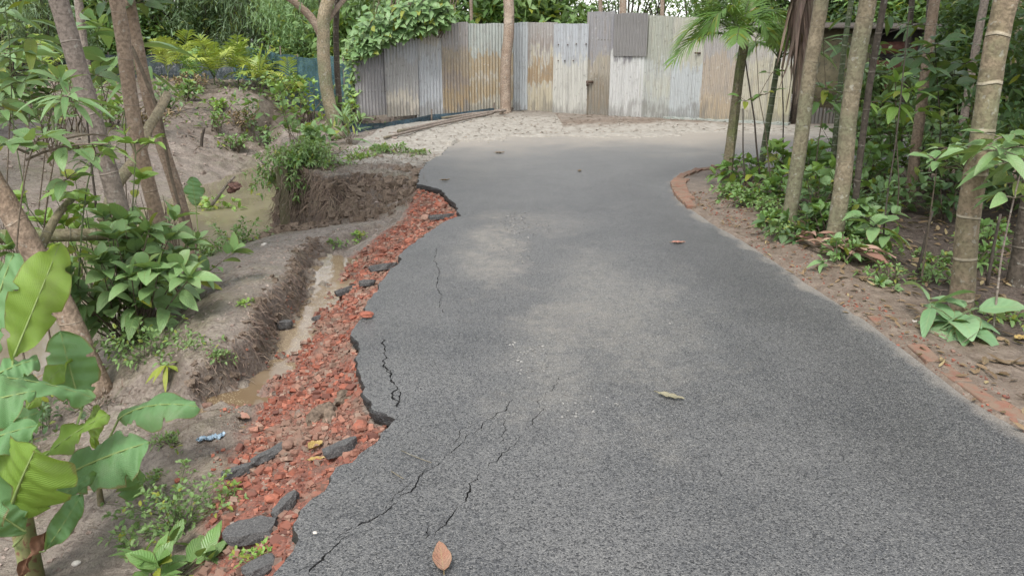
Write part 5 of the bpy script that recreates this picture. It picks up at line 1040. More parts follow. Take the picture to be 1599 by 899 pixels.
# ---------- verge bed on the right
GV = 'plants in the bed beside the road'
bed = [ ('low weeds at the verge below the second trunk', 1222, 368, .12, .2, 18, 5, .08, .035, M_weed, {}), ('low weeds left of the dry sheaths', 1205, 350, .12, .22, 18, 5, .08, .04, M_leaf, {}), ('leafy seedlings left of the second lichen trunk', 1290, 375, .28, .2, 12, 5, .14, .065, M_leaf, {}), ('leafy clump right of the second lichen trunk', 1330, 370, .32, .25, 14, 6, .15, .07, M_leafp, {}),
 ('low broad leaved plant behind the seedlings', 1355, 395, .26, .2, 10, 5, .14, .065, M_leaf, {}), ('fern like weeds between the bare patch and the ringed trunk', 1462, 440, .14, .16, 14, 5, .07, .03, M_weed, {}), ('weeds right of the pale broad leaved plant', 1560, 500, .12, .16, 12, 5, .08, .035, M_weed, {}), ('grassy weeds behind the ringed trunk', 1520, 420, .25, .25, 16, 6, .11, .045, M_leaf, {}), ('leafy plant left of the brown shaded trunk, low down', 1400, 330, .36, .3, 16, 6, .16, .07, M_leafp, {}),
 # label, px, py(base), h, radius, stems, leaves, L, w, material, kwargs
 ('low fine weeds at the tip of the bed below the mossy trunk', 1148, 308, .14, .28, 26, 6, .07, .035, M_weed, {}), ('weeds just right of the tip of the bed', 1175, 322, .16, .3, 28, 6, .07, .035, M_leaf, {}),
 ('light green low weeds in front of the white ringed young palm', 1200, 335, .16, .3, 28, 6, .06, .03, M_weed, {}), ('broad leafed plant left of the white ringed young palm', 1168, 288, .34, .3, 12, 5, .17, .085, M_leaf, {}),
 ('bright broad leafed plant between the young palm and the second trunk', 1212, 280, .42, .3, 13, 5, .20, .10, M_fresh, {}), ('dark broad leafed plant at the foot of the second trunk', 1208, 318, .30, .25, 12, 5, .17, .08, M_leaf, {}),
 ('broad leafed plant behind the second trunk', 1258, 290, .42, .32, 14, 5, .2, .1, M_leaf, {}), ('bushy plant between the second trunk and the pale brown trunk', 1268, 345, .46, .28, 16, 6, .17, .08, M_leafp, {}),
 ('dark leaved plant low behind the heap of sheaths', 1262, 372, .26, .24, 14, 6, .13, .06, M_leafd, {}), ('yellow green plant left of the pale brown trunk', 1280, 312, .42, .25, 12, 5, .18, .07, M_fresh, {}),
 ('small leafed fern like tuft at the foot of the pale brown trunk', 1335, 408, .22, .20, 24, 8, .06, .025, M_leaf, {}), ('pale leafed seedling in front of the pale brown trunk', 1312, 412, .20, .16, 6, 3, .12, .06, M_leafp, {}),
 ('tiny round leaved seedling at the verge', 1374, 448, .06, .1, 4, 2, .08, .05, M_leafp, {}), ('ferny tuft by the black bamboo stump', 1385, 440, .14, .15, 18, 6, .05, .02, M_leaf, {}),
 ('small ferny weed in the bare patch left of the ringed trunk', 1455, 412, .12, .12, 12, 5, .06, .03, M_weed, {}), ('dark weeds behind the bare patch', 1345, 350, .3, .3, 14, 6, .14, .06, M_leafd, {}),
 ('broad leafed plant right of the pale brown trunk', 1345, 300, .5, .3, 14, 5, .20, .09, M_leaf, {}), ('tall leafy bush before the far road behind the dark thin stem', 1360, 272, .9, .4, 16, 8, .2, .09, M_leafd, dict(el=(55, 88))),
 ('leafy bush left of the brown shaded trunk', 1395, 282, .8, .42, 18, 7, .2, .085, M_leaf, dict(el=(45, 88))), ('bush of glossy leaves around the foot of the brown shaded trunk', 1445, 300, .8, .4, 18, 7, .2, .085, M_leafb, dict(el=(45, 88))),
 ('dense dark bush at the back of the bed', 1490, 285, 1.0, .5, 20, 8, .2, .09, M_leafd, dict(el=(45, 88))), ('dense bush right of the ringed trunk at the back', 1555, 300, 1.0, .5, 20, 8, .2, .09, M_leaf, dict(el=(45, 88))),
 ('dark leafy bush cut by the right edge', 1600, 330, .9, .45, 18, 8, .18, .08, M_leafd, dict(el=(45, 88))), ('low leaves between the ringed trunk and the right edge', 1545, 385, .22, .25, 10, 4, .12, .06, M_leaf, {}),
 ('low plant behind the pale leaves beside the ringed trunk', 1470, 345, .4, .3, 12, 5, .16, .07, M_leafd, {}), ('small plant at the far back under the shed wall', 1280, 262, .4, .3, 12, 5, .18, .08, M_leaf, {}), ('broad leafed plant at the back right of the thin dark green stem', 1322, 268, .6, .35, 14, 5, .2, .1, M_leafp, {})]
for lab, px, py, h, r_, n, nl, L, w_, mt, kw in bed:
    k = dict(el=(18, 82), r=.006, tip=4, droop=.4, group=GV); k.update(kw); bush('verge_plant', lab, 'plant', gb(px, py), h, r_, n, nl, L, w_, mt, M_stemb, **k)
clusters('sapling', 'sapling with a flat whorl of large pale leaves in front of the black bamboo stump', 'sapling', [([(1362, 438), (1375, 380), (1368, 350)], 6.0), ([(1375, 440), (1382, 330), (1400, 215), (1420, 20)], [6.0, 6.05, 6.1, 6.2])],
    [(1365, 355, 5.95, 8, .22, .11, .07, .05), (1350, 340, 5.95, 5, .16, .08, .06, 0), (1385, 368, 5.95, 4, .20, .10, .06, .2), (1385, 298, 6.05, 2, .14, .07, .03, -.8)], M_leafp, M_stemd)
m = MB(); m2 = px_path([(1372, 440), (1380, 402)], 6.1); stem_tube(m, m2, .06, d=.03); tag(m.build('bamboo_stump', M_barkG), 'short black bamboo stump with white rings at the verge', 'bamboo stump')
p5 = gb(1490, 520); clusters('taro_plant', 'pale broad leaved plant at the foot of the stout white ringed trunk', 'plant', [([(1488, 530), (1490, 500)], p5[1])],
    [(1490, 505, p5[1], 7, .26, .15, .06, .1), (1455, 478, p5[1] + .05, 3, .30, .10, .08, .1), (1515, 485, p5[1] + .05, 6, .26, .13, .08, .1), (1475, 515, p5[1] - .05, 5, .16, .12, .08, .5), (1510, 515, p5[1] - .05, 4, .2, .14, .05, .6)], M_taro, M_stemg, seg=6)
clusters('sapling', 'leafy sapling whose pale crown hides the middle of the ringed trunk', 'sapling', [([(1440, 430), (1452, 340), (1462, 270)], 5.4), ([(1500, 330), (1510, 260)], 5.0)],
    [(x, y, 4.8 + random.random() * .5, 8, .17, .06, .10, .05) for x, y in [(1462, 250), (1480, 232), (1500, 245), (1520, 235), (1545, 245), (1475, 262), (1505, 268), (1530, 262)]], M_leafp, M_stemb, 'lance')
clusters('sapling', 'thin grey sapling with drooping leaves at the right edge', 'sapling', [([(1546, 548), (1555, 480), (1563, 400), (1585, 300), (1605, 230)], 4.35)],
    [(x, y, 4.3 + random.random() * .4, 8, .17, .07, .1, .25) for x, y in [(1565, 215), (1590, 225), (1600, 250), (1575, 255), (1560, 235), (1598, 285), (1585, 310)]], M_leafb, M_barkA)
clusters('sapling', 'dark leafed tree branch hanging in the upper right shade', 'sapling', [([(1455, 330), (1470, 200), (1462, 110)], 7.8)],
    [(x, y, 7.4 + random.random() * .8, 8, .24, .09, .13, .15) for x, y in [(1440, 110), (1470, 105), (1450, 85), (1490, 118), (1505, 100), (1480, 140), (1420, 90), (1460, 70)]], M_leafd, M_stemd)
clusters('sapling', 'sapling with bright green new leaves before the brown shaded trunk', 'sapling', [([(1405, 300), (1400, 220), (1398, 160)], 7.4)],
    [(1410, 145, 7.3, 7, .2, .08, .05, 0), (1400, 165, 7.3, 6, .2, .09, .06, .2), (1425, 142, 7.3, 5, .2, .07, .07, 0), (1398, 130, 7.3, 4, .2, .09, .02, -.7), (1350, 160, 7.4, 5, .2, .06, .05, .2), (1430, 175, 7.5, 6, .2, .09, .1, .2)], M_fresh, M_stemb)
clusters('sapling', 'sapling leaning in front of the shed wall between the two lichen trunks', 'sapling', [([(1270, 300), (1278, 220), (1290, 150)], 8.6)], [(1290, 140, 8.6, 7, .22, .08, .1, .1), (1300, 160, 8.6, 5, .2, .08, .1, .1), (1280, 155, 8.5, 5, .2, .07, .1, .2), (1285, 62, 8.6, 4, .3, .045, .04, .1), (1230, 45, 8.6, 3, .3, .05, .04, .2)], M_leaf, M_stemb)
clusters('sapling', 'leafy branch hanging in front of the shed roof', 'sapling', [([(1350, 300), (1352, 180), (1360, 60)], 11.5)],
    [(random.uniform(1325, 1440), random.uniform(15, 120), random.uniform(10.8, 11.8), 8, .26, .09, .16, .25) for k in range(12)], M_leafd, M_stemd)
for lab, pts, Y, w_ in [('thin bare stem left of the white ringed young palm', [(1186, 275), (1178, 190), (1165, 95)], 8.9, .022), ('thinner bare stem close to the mossy trunk', [(1163, 285), (1160, 220), (1160, 170)], 8.8, .018), ('thin dark stem right of the white ringed young palm', [(1223, 262), (1223, 200), (1222, 100)], 9.8, .02), ('slim dark stem in the bare patch left of the ringed trunk', [(1429, 437), (1442, 390), (1456, 330)], 5.7, .026), ('slim dark stem right of the ringed trunk', [(1540, 445), (1550, 400), (1562, 335)], 5.4, .026)]:
    stick('thin_stem', lab, 'stem', pts, Y, w_, M_stemd, group='thin stems in the bed')
clusters('sapling', 'sparse sapling crossing the mossy trunk at half height', 'sapling', [([(1205, 300), (1195, 200), (1185, 150)], 8.7)], [(1165, 158, 8.7, 5, .13, .06, .12, .1), (1205, 115, 8.7, 4, .14, .06, .1, .1), (1195, 148, 8.7, 5, .12, .05, .12, .1), (1180, 60, 8.8, 4, .12, .06, .1, .1)], M_leaf, M_stemb)

# ---------- creeper over the left end of the fence
cr = empty('creeper', (*fpt(640), 0)); tag(cr, 'leafy creeper heaped over the top left end of the metal fence', 'creeper'); lv = Leaves(); sm = MB()
edge = [(550, 30, 90), (585, 20, 80), (610, 10, 62), (640, 0, 52), (670, -10, 46), (695, -10, 36)]
for k in range(1500):
    px = random.uniform(556, 705); i = max(j for j in range(6) if edge[j][0] <= px); a_ = edge[i]; b_ = edge[min(i + 1, 5)]; f = (px - a_[0]) / max(1, b_[0] - a_[0]); bot = a_[2] + (b_[2] - a_[2]) * f
    py = bot - abs(random.gauss(0, 1)) * 26 + random.gauss(0, 4); Y = fpt(max(560, px))[1] + random.uniform(-.35, .5) - .1
    lv.add(Q(px, py, Y), unit([random.gauss(0, .6), -.7, random.gauss(-.3, .4)]), unit([random.gauss(0, .4), -.7, 1]), random.uniform(.12, .24), random.uniform(.10, .18), .2, .05)
for k in range(14):
    x0 = random.uniform(565, 690); sm.tube(px_path([(x0, 60), (x0 + 20, 20), (x0 + 30, -20)], fpt(x0)[1] - .05), .012, 5)
m = MB(); lv.into(m, 'heart', 3); m.build('foliage', M_leafp, cr); sm.build('stem', M_stemb, cr)
lv = Leaves(); cr2 = empty('creeper', (*fpt(560), 0)); tag(cr2, 'narrow green creeper climbing the left end post of the metal fence', 'creeper')
for k in range(260):
    lv.add(Q(random.gauss(551, 7), random.uniform(60, 185), 18.0 + random.uniform(-.2, .2)), unit([random.gauss(0, .6), -.7, random.gauss(-.2, .4)]), unit([random.gauss(0, .4), -.7, 1]), random.uniform(.08, .16), random.uniform(.07, .12), .2, .05)
m = MB(); lv.into(m, 'heart', 3); m.build('foliage', M_weed, cr2); m = MB(); m.tube(px_path([(553, 200), (552, 120), (556, 50)], 18.05), .02, 5); m.build('stem', M_stemb, cr2)
stick('cut_log', 'cut branch stub with a pale end resting on the left end of the fence', 'log', [(564, 90), (580, 76), (602, 60)], [17.6, 17.8, 18], .13, M_barkF, taper=1)

# ---------- trees and thickets behind
def crown_mesh(kind, seed, n, L, w, R_=1.6, H0=.5, H1=5, clumps=26):
    global rng; st = rng; rng = np.random.default_rng(seed); random.seed(seed); lv = Leaves()
    c = rng.normal(0, 1, (clumps, 3)); c /= np.linalg.norm(c, axis=1)[:, None]; c *= (rng.random((clumps, 1)) ** .4) * np.array([R_, R_, (H1 - H0) / 2]); c[:, 2] += (H0 + H1) / 2
    ci = rng.integers(0, clumps, n); P = c[ci] + rng.normal(0, .26, (n, 3)) * R_ / 1.6; d = rng.normal(0, 1, (n, 3)); d[:, 2] = d[:, 2] * .5 - (.5 if kind == 'bamboo' else .15); d /= np.linalg.norm(d, axis=1)[:, None]
    N_ = rng.normal(0, .5, (n, 3)) + [0, 0, 1]; base_t = rng.random(clumps)[ci]
    lv.extend(P, d, N_, L * rng.uniform(.7, 1.2, n), w * rng.uniform(.8, 1.2, n), .3, .1, np.clip(base_t * .6 + rng.random(n) * .4, 0, 1))
    m = MB(); lv.into(m, 'lance' if kind == 'bamboo' else 'ovate', 2); o = m.build('crown', M_leafd); me = o.data; bpy.data.objects.remove(o)
    t = MB()
    for k in range(3 if kind != 'bamboo' else 12):
        o_ = np.array([random.gauss(0, .08), random.gauss(0, .08), -.1]) * (1 if kind != 'bamboo' else 3); o_[2] = -.1; e = c[random.randrange(clumps)] * [.7, .7, 1]; t.tube([o_, o_ * .6 + e * .4 + [0, 0, .2], e], [.07, .05, .02] if kind != 'bamboo' else [.03, .025, .01], 6)
    for cc in c[:10]: t.tube([[0, 0, cc[2] * .5], cc * [.6, .6, .9], cc], [.03, .02, .008], 4)
    o = t.build('trunk', M_barkD); tm = o.data; bpy.data.objects.remove(o); rng = st; return me, tm
KIND = {'dense': [crown_mesh('dense', s, 3600, .20, .085, 1.5, .3, 4.6, 34) for s in (1, 2, 3)], 'bamboo': [crown_mesh('bamboo', s, 5200, .24, .035, 1.7, .4, 5, 40) for s in (4, 5)], 'thin': [crown_mesh('thin', s, 700, .17, .07, 1.5, 1.4, 5, 18) for s in (6, 7)], 'shrub': [crown_mesh('dense', s, 1900, .18, .08, 1.1, .05, 1.9, 22) for s in (8, 9)]}
def mats_me(me, mat, cache={}):
    k = (me.name, mat.name)
    if k not in cache: c = me.copy(); c.materials.clear(); c.materials.append(mat); cache[k] = c
    return cache[k]
def bgtree(name, label, x, y, kind, s, mat, group, cat='tree'):
    root = empty(name, (x, y, ground(x, y)), random.random() * 6.28); tag(root, label, cat, group); cm, tm = random.choice(KIND[kind]); 
    c = link(bpy.data.objects.new('crown', mats_me(cm, mat)), root); t_ = link(bpy.data.objects.new('trunk', tm), root); root.scale = (s, s, s * random.uniform(.92, 1.1)); return root
bgt = []
def row(px0, px1, n, Y, kind, s, mats, jx=12, jy=.8):
    for k in range(n):
        px = px0 + (px1 - px0) * (k + .5) / n + random.uniform(-jx, jx); y = Y + random.uniform(-jy, jy); bgt.append((Q(px, 100, y)[0], y, kind, s * random.uniform(.85, 1.15), random.choice(mats), px))
random.seed(21)
row(-60, 300, 6, 29, 'dense', 1.15, [M_leafd, M_leafd, M_leaf]); row(-80, 560, 9, 34, 'dense', 1.3, [M_leafd]); row(-60, 240, 4, 27.4, 'shrub', 1.2, [M_leaf, M_leafd]); row(310, 560, 5, 28, 'bamboo', 1.0, [M_bamb]); row(440, 600, 3, 25.2, 'bamboo', .75, [M_bamb, M_leafp]); row(-100, 120, 3, 24.5, 'bamboo', .8, [M_bamb])
row(410, 560, 3, 24.4, 'shrub', .9, [M_weed]); row(560, 890, 8, 24.2, 'shrub', 1.5, [M_leafp, M_leaf, M_weed], 8); row(570, 800, 4, 27, 'dense', 1.0, [M_leaf, M_leafd]); row(800, 910, 2, 26, 'dense', .72, [M_leaf])
row(930, 1110, 4, 25, 'thin', .85, [M_leaf]); row(905, 1120, 3, 30, 'thin', .9, [M_leaf, M_leafd]); row(1110, 1300, 4, 22, 'dense', .85, [M_leafd, M_leaf]); row(1330, 1700, 6, 20.5, 'dense', 1.0, [M_leafd, M_leaf]); row(1300, 1750, 7, 26, 'dense', 1.2, [M_leafd])
row(1370, 1700, 6, 14.9, 'shrub', .75, [M_leafd, M_leaf, M_leafb], 10, .2)
row(1480, 1760, 5, 11.2, 'dense', .6, [M_leafd, M_leaf], 10, .6)
row(1640, 2050, 5, 8, 'dense', .6, [M_leafd, M_leaf], 10, .8); row(-700, -120, 5, 14, 'dense', .9, [M_leafd, M_leaf], 30, 2)
row(-1200, -300, 5, 9, 'dense', .9, [M_leafd, M_leaf], 30, 2)
where = lambda px, y: ('far left' if px < 120 else 'left of the forked tree' if px < 500 else 'behind the creeper' if px < 700 else 'behind the rusty fence sheets' if px < 900 else 'behind the pale fence sheets' if px < 1110 else 'behind the young palms' if px < 1320 else 'in the right hand shade' if px < 1600 else 'past the right edge')
dist = lambda y: 'close' if y < 12 else 'near the far road' if y < 16 else 'middle distance' if y < 23 else 'beyond the bank' if y < 27 else 'deep background' if y < 32 else 'farthest'
what = {'dense': 'dense leafy tree', 'bamboo': 'feathery bamboo clump', 'thin': 'open tree', 'shrub': 'bushy thicket'}; tone = {'leaf_dark': 'dark green', 'leaf_mid': 'mid green', 'leaf_pale': 'pale green', 'weed_leaf': 'light green', 'bamboo_leaf': 'grey green', 'leaf_bluish': 'bluish green'}
ORD = ['leftmost', 'second from left', 'third from left', 'fourth from left', 'fifth from left', 'sixth from left', 'seventh from left', 'eighth from left', 'ninth from left']
def _lab(t): x, y, kind, s_, mt, px = t; return '%s %s %s, %s' % (tone.get(mt.name, 'green'), what[kind], where(px, y), dist(y))
_all = {}
for t_ in sorted(bgt, key=lambda q_: q_[5]): _all.setdefault(_lab(t_), []).append(t_)
for x, y, kind, s, mt, px in bgt:
    t_ = (x, y, kind, s, mt, px); L_ = _lab(t_); same = _all[L_]; lab = L_ if len(same) == 1 else L_ + ', ' + ORD[same.index(t_)]
    bgtree('bamboo_clump' if kind == 'bamboo' else 'thicket' if kind == 'shrub' else 'leafy_tree', lab, x, y, kind, s, mt, 'trees and thickets ' + where(px, y), 'bamboo' if kind == 'bamboo' else 'bush' if kind == 'shrub' else 'tree')
# ================================================================== BRICK RUBBLE, ASPHALT CHUNKS, BRICKS
M_red = None
N = NT('brick_rubble'); at = N.attr('tint'); ch = N.sep(at.outputs['Color']); P = wpos(N)
c = N.ramp(ch[0], [(0, (.10, .045, .035)), (.25, (.19, .075, .05)), (.55, (.26, .082, .05)), (.75, (.33, .125, .08)), (.88, (.30, .20, .15)), (1, (.15, .12, .10))])
c = N.mix(N.math('MULTIPLY', N.ramp(N.noise(P, 60, 3), [(.45, 0), (.6, 1)]), .45), c, (.14, .06, .045)); c = N.mix(N.math('MULTIPLY', N.ramp(N.noise(P, 3.2, 4), [(.48, 0), (.62, 1)]), .75), c, (.17, .125, .095))
M_red = N.finish(N.bsdf(c, .85, N.bump(N.noise(P, 120, 3), .5, .003), .3))
M_chunk = plain('asphalt_lump', (.035, .034, .035), (.10, .098, .095), 110, .85, .9, .006, third=(.20, .19, .18))
M_stone = plain('pale_stone', (.42, .38, .33), (.60, .56, .50), 30); M_clod = plain('brown_clod', (.07, .05, .035), (.17, .125, .09), 45, bump=.9, dist=.01)
CUBE = np.array([(x, y, z) for x in (-1, 1) for y in (-1, 1) for z in (-1, 1)], float); CQ = np.array([(0, 1, 3, 2), (4, 6, 7, 5), (0, 4, 5, 1), (2, 3, 7, 6), (0, 2, 6, 4), (1, 5, 7, 3)])
def chips(mb, P, size, flat=.65, tint=None):
    n = len(P); v = CUBE[None] * (1 + rng.uniform(-.45, .35, (n, 8, 3))); v *= (size[:, None] / 2 * rng.uniform(.6, 1.15, (n, 3)) * [1, 1, flat])[:, None, :]
    a = rng.uniform(0, 6.28, n); ca, sa = np.cos(a)[:, None], np.sin(a)[:, None]; x = v[..., 0] * ca - v[..., 1] * sa; y = v[..., 0] * sa + v[..., 1] * ca; z = v[..., 2].copy()
    b = rng.normal(0, .5, n)[:, None]; y2 = y * np.cos(b) - z * np.sin(b); z2 = y * np.sin(b) + z * np.cos(b); V_ = np.stack([x, y2, z2], -1) + P[:, None, :]
    at = np.zeros((n, 8, 4)); at[..., 0] = (rng.random(n) if tint is None else tint)[:, None]; mb.add(V_.reshape(-1, 3), (CQ[None] + (np.arange(n) * 8)[:, None, None]).reshape(-1, 4), None, at.reshape(-1, 4))
def scatter(poly, n, keep=None):
    lo = poly.min(0); hi = poly.max(0); p = rng.uniform(lo, hi, (n, 2)); p = p[inside(poly, p[:, 0], p[:, 1])]
    if keep is not None: p = p[keep(p[:, 0], p[:, 1])]
    return np.c_[p, groundv(p[:, 0], p[:, 1])]
rp = redpoly[redpoly[:, 1] > 1.0]
P = scatter(redpoly, 95000, lambda x, y: (rng.random(len(x)) < .35 + .9 * np.clip(fbm(x * 3.5, y * 3.5, 3, 61) + .35, 0, 1)) & (y > 1.2))
sz = .006 + .036 * rng.random(len(P)) ** 5; P[:, 2] += sz * .18; mb = MB(); chips(mb, P, sz)
Pf = scatter(np.array([W(300, 930, -.33)[:2], W(340, 640, -.38)[:2], W(460, 480, -.38)[:2], W(600, 370, -.3)[:2], W(650, 330, -.1)[:2], W(560, 600, -.15)[:2], W(420, 930, -.3)[:2]]), 2600); s2 = .006 + .02 * rng.random(len(Pf)) ** 3; Pf[:, 2] += s2 * .2; chips(mb, Pf, s2)
tag(mb.build('brick_rubble', M_red, None, False), kind='stuff')
def lump(name, label, cat, p, size, mat, squash=.6, sub=3, rough=.35, rz=None, group=None, tilt=(0, 0), sink=.2, tint=.5):
    bm = bmesh.new(); bmesh.ops.create_icosphere(bm, subdivisions=sub, radius=.5); sx, sy, sz_ = size; o = random.random() * 50
    for v in bm.verts:
        k = 1 + rough * float(fbm(np.array([v.co.x * 2.3 + o]), np.array([v.co.y * 2.3 + v.co.z * 3.1]), 3, 70)[0])
        m_ = max(abs(v.co.x), abs(v.co.y), abs(v.co.z)) * 2; v.co *= k * (1 + .25 * (1 / max(m_, .3) - 1)); v.co.x *= sx; v.co.y *= sy; v.co.z *= sz_
    me = bpy.data.meshes.new(name); bm.to_mesh(me); bm.free(); me.materials.append(mat)
    at = me.attributes.new('tint', 'FLOAT_COLOR', 'POINT'); at.data.foreach_set('color', np.tile([tint, 0, 0, 1], len(me.vertices)).astype(np.float32))
    ob = link(bpy.data.objects.new(name, me)); ob.location = (p[0], p[1], p[2] + sz_ * (.5 - sink)); ob.rotation_euler = (tilt[0], tilt[1], random.random() * 6.28 if rz is None else rz); tag(ob, label, cat, group); return ob
def slab(name, label, cat, px, py, lx, ly, th, rz, tilt, mat, group=None, n=13):
    p = G(px, py); bm = bmesh.new(); ring = []; o = random.random() * 9
    for k in range(n):
        a = 6.2832 * k / n; r = 1 + .28 * math.sin(a * 2.0 + o) * random.uniform(.3, 1) + random.uniform(-.12, .12); c_, s_ = math.cos(a), math.sin(a); q = max(abs(c_), abs(s_)) ** -.6; ring.append((c_ * lx / 2 * r * q, s_ * ly / 2 * r * q))
    top = [bm.verts.new((x, y, th / 2 + random.uniform(-.003, .003))) for x, y in ring]; mid = [bm.verts.new((x * 1.03 + random.uniform(-.006, .006), y * 1.03 + random.uniform(-.006, .006), random.uniform(-.005, .005))) for x, y in ring]; bot = [bm.verts.new((x * .93, y * .93, -th / 2)) for x, y in ring]
    bm.faces.new(top); bm.faces.new(bot[::-1])
    for k in range(n):
        k2 = (k + 1) % n; bm.faces.new((mid[k], mid[k2], top[k2], top[k])); bm.faces.new((bot[k], bot[k2], mid[k2], mid[k]))
    me = bpy.data.meshes.new(name); bm.to_mesh(me); bm.free(); me.materials.append(mat); ob = link(bpy.data.objects.new(name, me)); ob.location = (p[0], p[1], p[2] + th * .35 + .01); ob.rotation_euler = (tilt[0], tilt[1], rz); tag(ob, label, cat, group); return ob
GA = 'broken asphalt chunks on the rubble slope'
for lab, px, py, lx, ly, th, rz, tl in [('oblong asphalt chunk lying just below the notch in the road edge', 533, 708, .14, .085, .04, .7, (-.25, -.1)), ('long dark asphalt strip half way down the rubble', 425, 720, .20, .06, .035, .8, (-.3, -.15)), ('dark asphalt piece at the lower end of the long strip', 375, 742, .13, .07, .035, .55, (-.2, -.1)),
    ('largest flat asphalt chunk near the bottom of the rubble slope', 392, 842, .17, .15, .045, .4, (-.12, -.12)), ('dark chunk leaning on the road edge above the largest flat one', 447, 800, .12, .06, .04, .9, (-.3, -.3)), ('asphalt chunk at the very bottom edge beside the road', 408, 895, .12, .08, .04, .6, (-.2, -.2)),
    ('black chunk standing in the rubble by the upper water pool', 540, 462, .20, .09, .05, .75, (-.35, -.1)), ('dark chunk hanging under the road edge above the pool', 600, 424, .22, .10, .05, .35, (-.35, -.05)), ('small black chunk under the upper road edge', 575, 447, .14, .09, .045, .2, (-.3, 0)),
    ('narrow black chunk at the waterside below the pool', 462, 540, .20, .05, .035, .8, (-.2, -.1)), ('thin black sliver on the rubble left of the road piece', 500, 500, .13, .04, .03, .8, (-.2, 0)), ('dark chunk at the top of the rubble by the cliff', 690, 345, .22, .08, .05, .4, (-.2, 0)), ('dark rounded chunk in the gully water', 445, 512, .09, .06, .05, .2, (0, 0))]:
    slab('asphalt_chunk', lab, 'asphalt chunk', px, py, lx, ly, th, rz, tl, M_chunk, GA)
for lab, px, py, s_, ti in [('big orange brick lump under the notch of the road edge', 562, 672, .085, .62), ('brick lump left of the dry yellow leaf', 452, 702, .08, .6), ('brown brick lump by the ferns on the rubble', 402, 770, .07, .3), ('bright brick lump above the largest asphalt chunk', 425, 785, .06, .7), ('round brown brick lump low on the slope', 395, 778, .06, .15),
    ('red brick lump at the far top of the rubble', 690, 325, .13, .6), ('pale brick lump in the upper rubble', 665, 345, .12, .85), ('orange brick lump hanging by the upper chunk', 640, 380, .12, .7), ('dark red lump close to the upper pool', 600, 395, .1, .3), ('brick lump at the middle of the rubble', 500, 560, .07, .55), ('brick lump near the brown clod', 540, 610, .07, .5),
    ('brick lump lying alone on the mud below the red leaf', 278, 755, .035, .5), ('smaller brick lump beside the lone one on the mud', 276, 766, .03, .6), ('dark brick lump by the lower puddle', 325, 640, .055, .12)]:
    lump('brick_lump', lab, 'brick piece', G(px, py), (s_, s_ * .8, s_ * .6), M_red, sub=2, group='larger brick lumps in the rubble', tint=ti)
lump('brick_piece', 'flat red brick piece lying on the asphalt at the broken edge', 'brick piece', W(573, 494, 0), (.085, .06, .035), M_red, sub=2, tint=.6, sink=.1)
lump('clod', 'tall brown root matted clod of earth standing in the rubble', 'clod', G(505, 655), (.13, .12, .13), M_clod, rough=1.1, sink=.45); lump('clod', 'smaller matted earth clod right of the tall one', 'clod', G(535, 625), (.11, .10, .08), M_clod, rough=1.1, sink=.45)
lump('stone', 'small white pebble on the asphalt near the bottom crack', 'stone', W(492, 833, 0), (.014, .013, .010), M_stone, sub=2, sink=.05)
for lab, px, py, s_ in [('white stone by the upper end of the ditch', 285, 348, 0), ('pale crumpled flake on the mud below the banana sprout', 108, 832, .05), ('small pale stone on the mud at the lower left', 120, 885, .04), ('brown nut on the mud by the black bamboo stump', 1390, 398, .05), ('second brown nut right of the first one', 1427, 400, .04), ('pale lump at the verge left of the broad leaved plant', 1428, 503, .035), ('white flake on the near bank by the ditch', 412, 384, .07), ('stone beside the water on the ridge end', 300, 652, .03), ('dark clod in the pond', 433, 322, .14)]:
    if s_: p = G(px, py); p[2] = max(p[2], -.9 if px == 433 else -9); lump('stone', lab, 'stone', p, (s_, s_ * .8, s_ * .5), M_stone if ('pale' in lab or 'white' in lab) else M_clod, sub=2)

NTH = ['first', 'second', 'third', 'fourth', 'fifth', 'sixth', 'seventh', 'eighth', 'ninth', 'tenth', 'eleventh', 'twelfth', 'thirteenth', 'fourteenth', 'fifteenth', 'sixteenth', 'seventeenth', 'eighteenth', 'nineteenth', 'twentieth']
_cnt = {}
def nth(k): _cnt[k] = _cnt.get(k, 0) + 1; return NTH[min(_cnt[k] - 1, 19)]
# bricks of the curved curb
def brick(px_, py_, a, lab, grp, w=None, z=.012, tilt=0):
    m = MB(); L_, W_, H_ = w or ((.17 if grp[:3] == 'cro' else .235), .10, .07); n = 3
    m.box((0, 0, 0), (L_, W_, H_), None, .012); me = mesh_np('brick', np.vstack(m.v), np.vstack(m.q), None, {'tint': np.tile([random.uniform(.35, .8), 0, 0, 1], (8, 1))}, False); me.materials.append(M_brick)
    o = link(bpy.data.objects.new('brick', me)); o.location = (px_, py_, z); o.rotation_euler = (random.gauss(0, .05) + tilt, random.gauss(0, .05), a); b_ = o.modifiers.new('b', 'BEVEL'); b_.width = .008; b_.segments = 2; tag(o, lab, 'brick', grp); return o
N = NT('curb_brick'); at = N.attr('tint'); ch = N.sep(at.outputs['Color']); P = wpos(N)
c = N.ramp(ch[0], [(0, (.10, .055, .04)), (.5, (.19, .095, .065)), (1, (.25, .145, .10))]); c = N.mix(N.math('MULTIPLY', N.ramp(N.noise(P, 16, 4), [(.38, 0), (.54, 1)]), .8), c, (.17, .125, .09)); M_brick = N.finish(N.bsdf(c, .85, N.bump(N.noise(P, 70, 4), .6, .005), .3))
CR = resample(PL([(1150, 262), (1120, 263), (1088, 267), (1062, 276), (1050, 288), (1056, 305), (1075, 325)]), .01); s = 0; k = 0
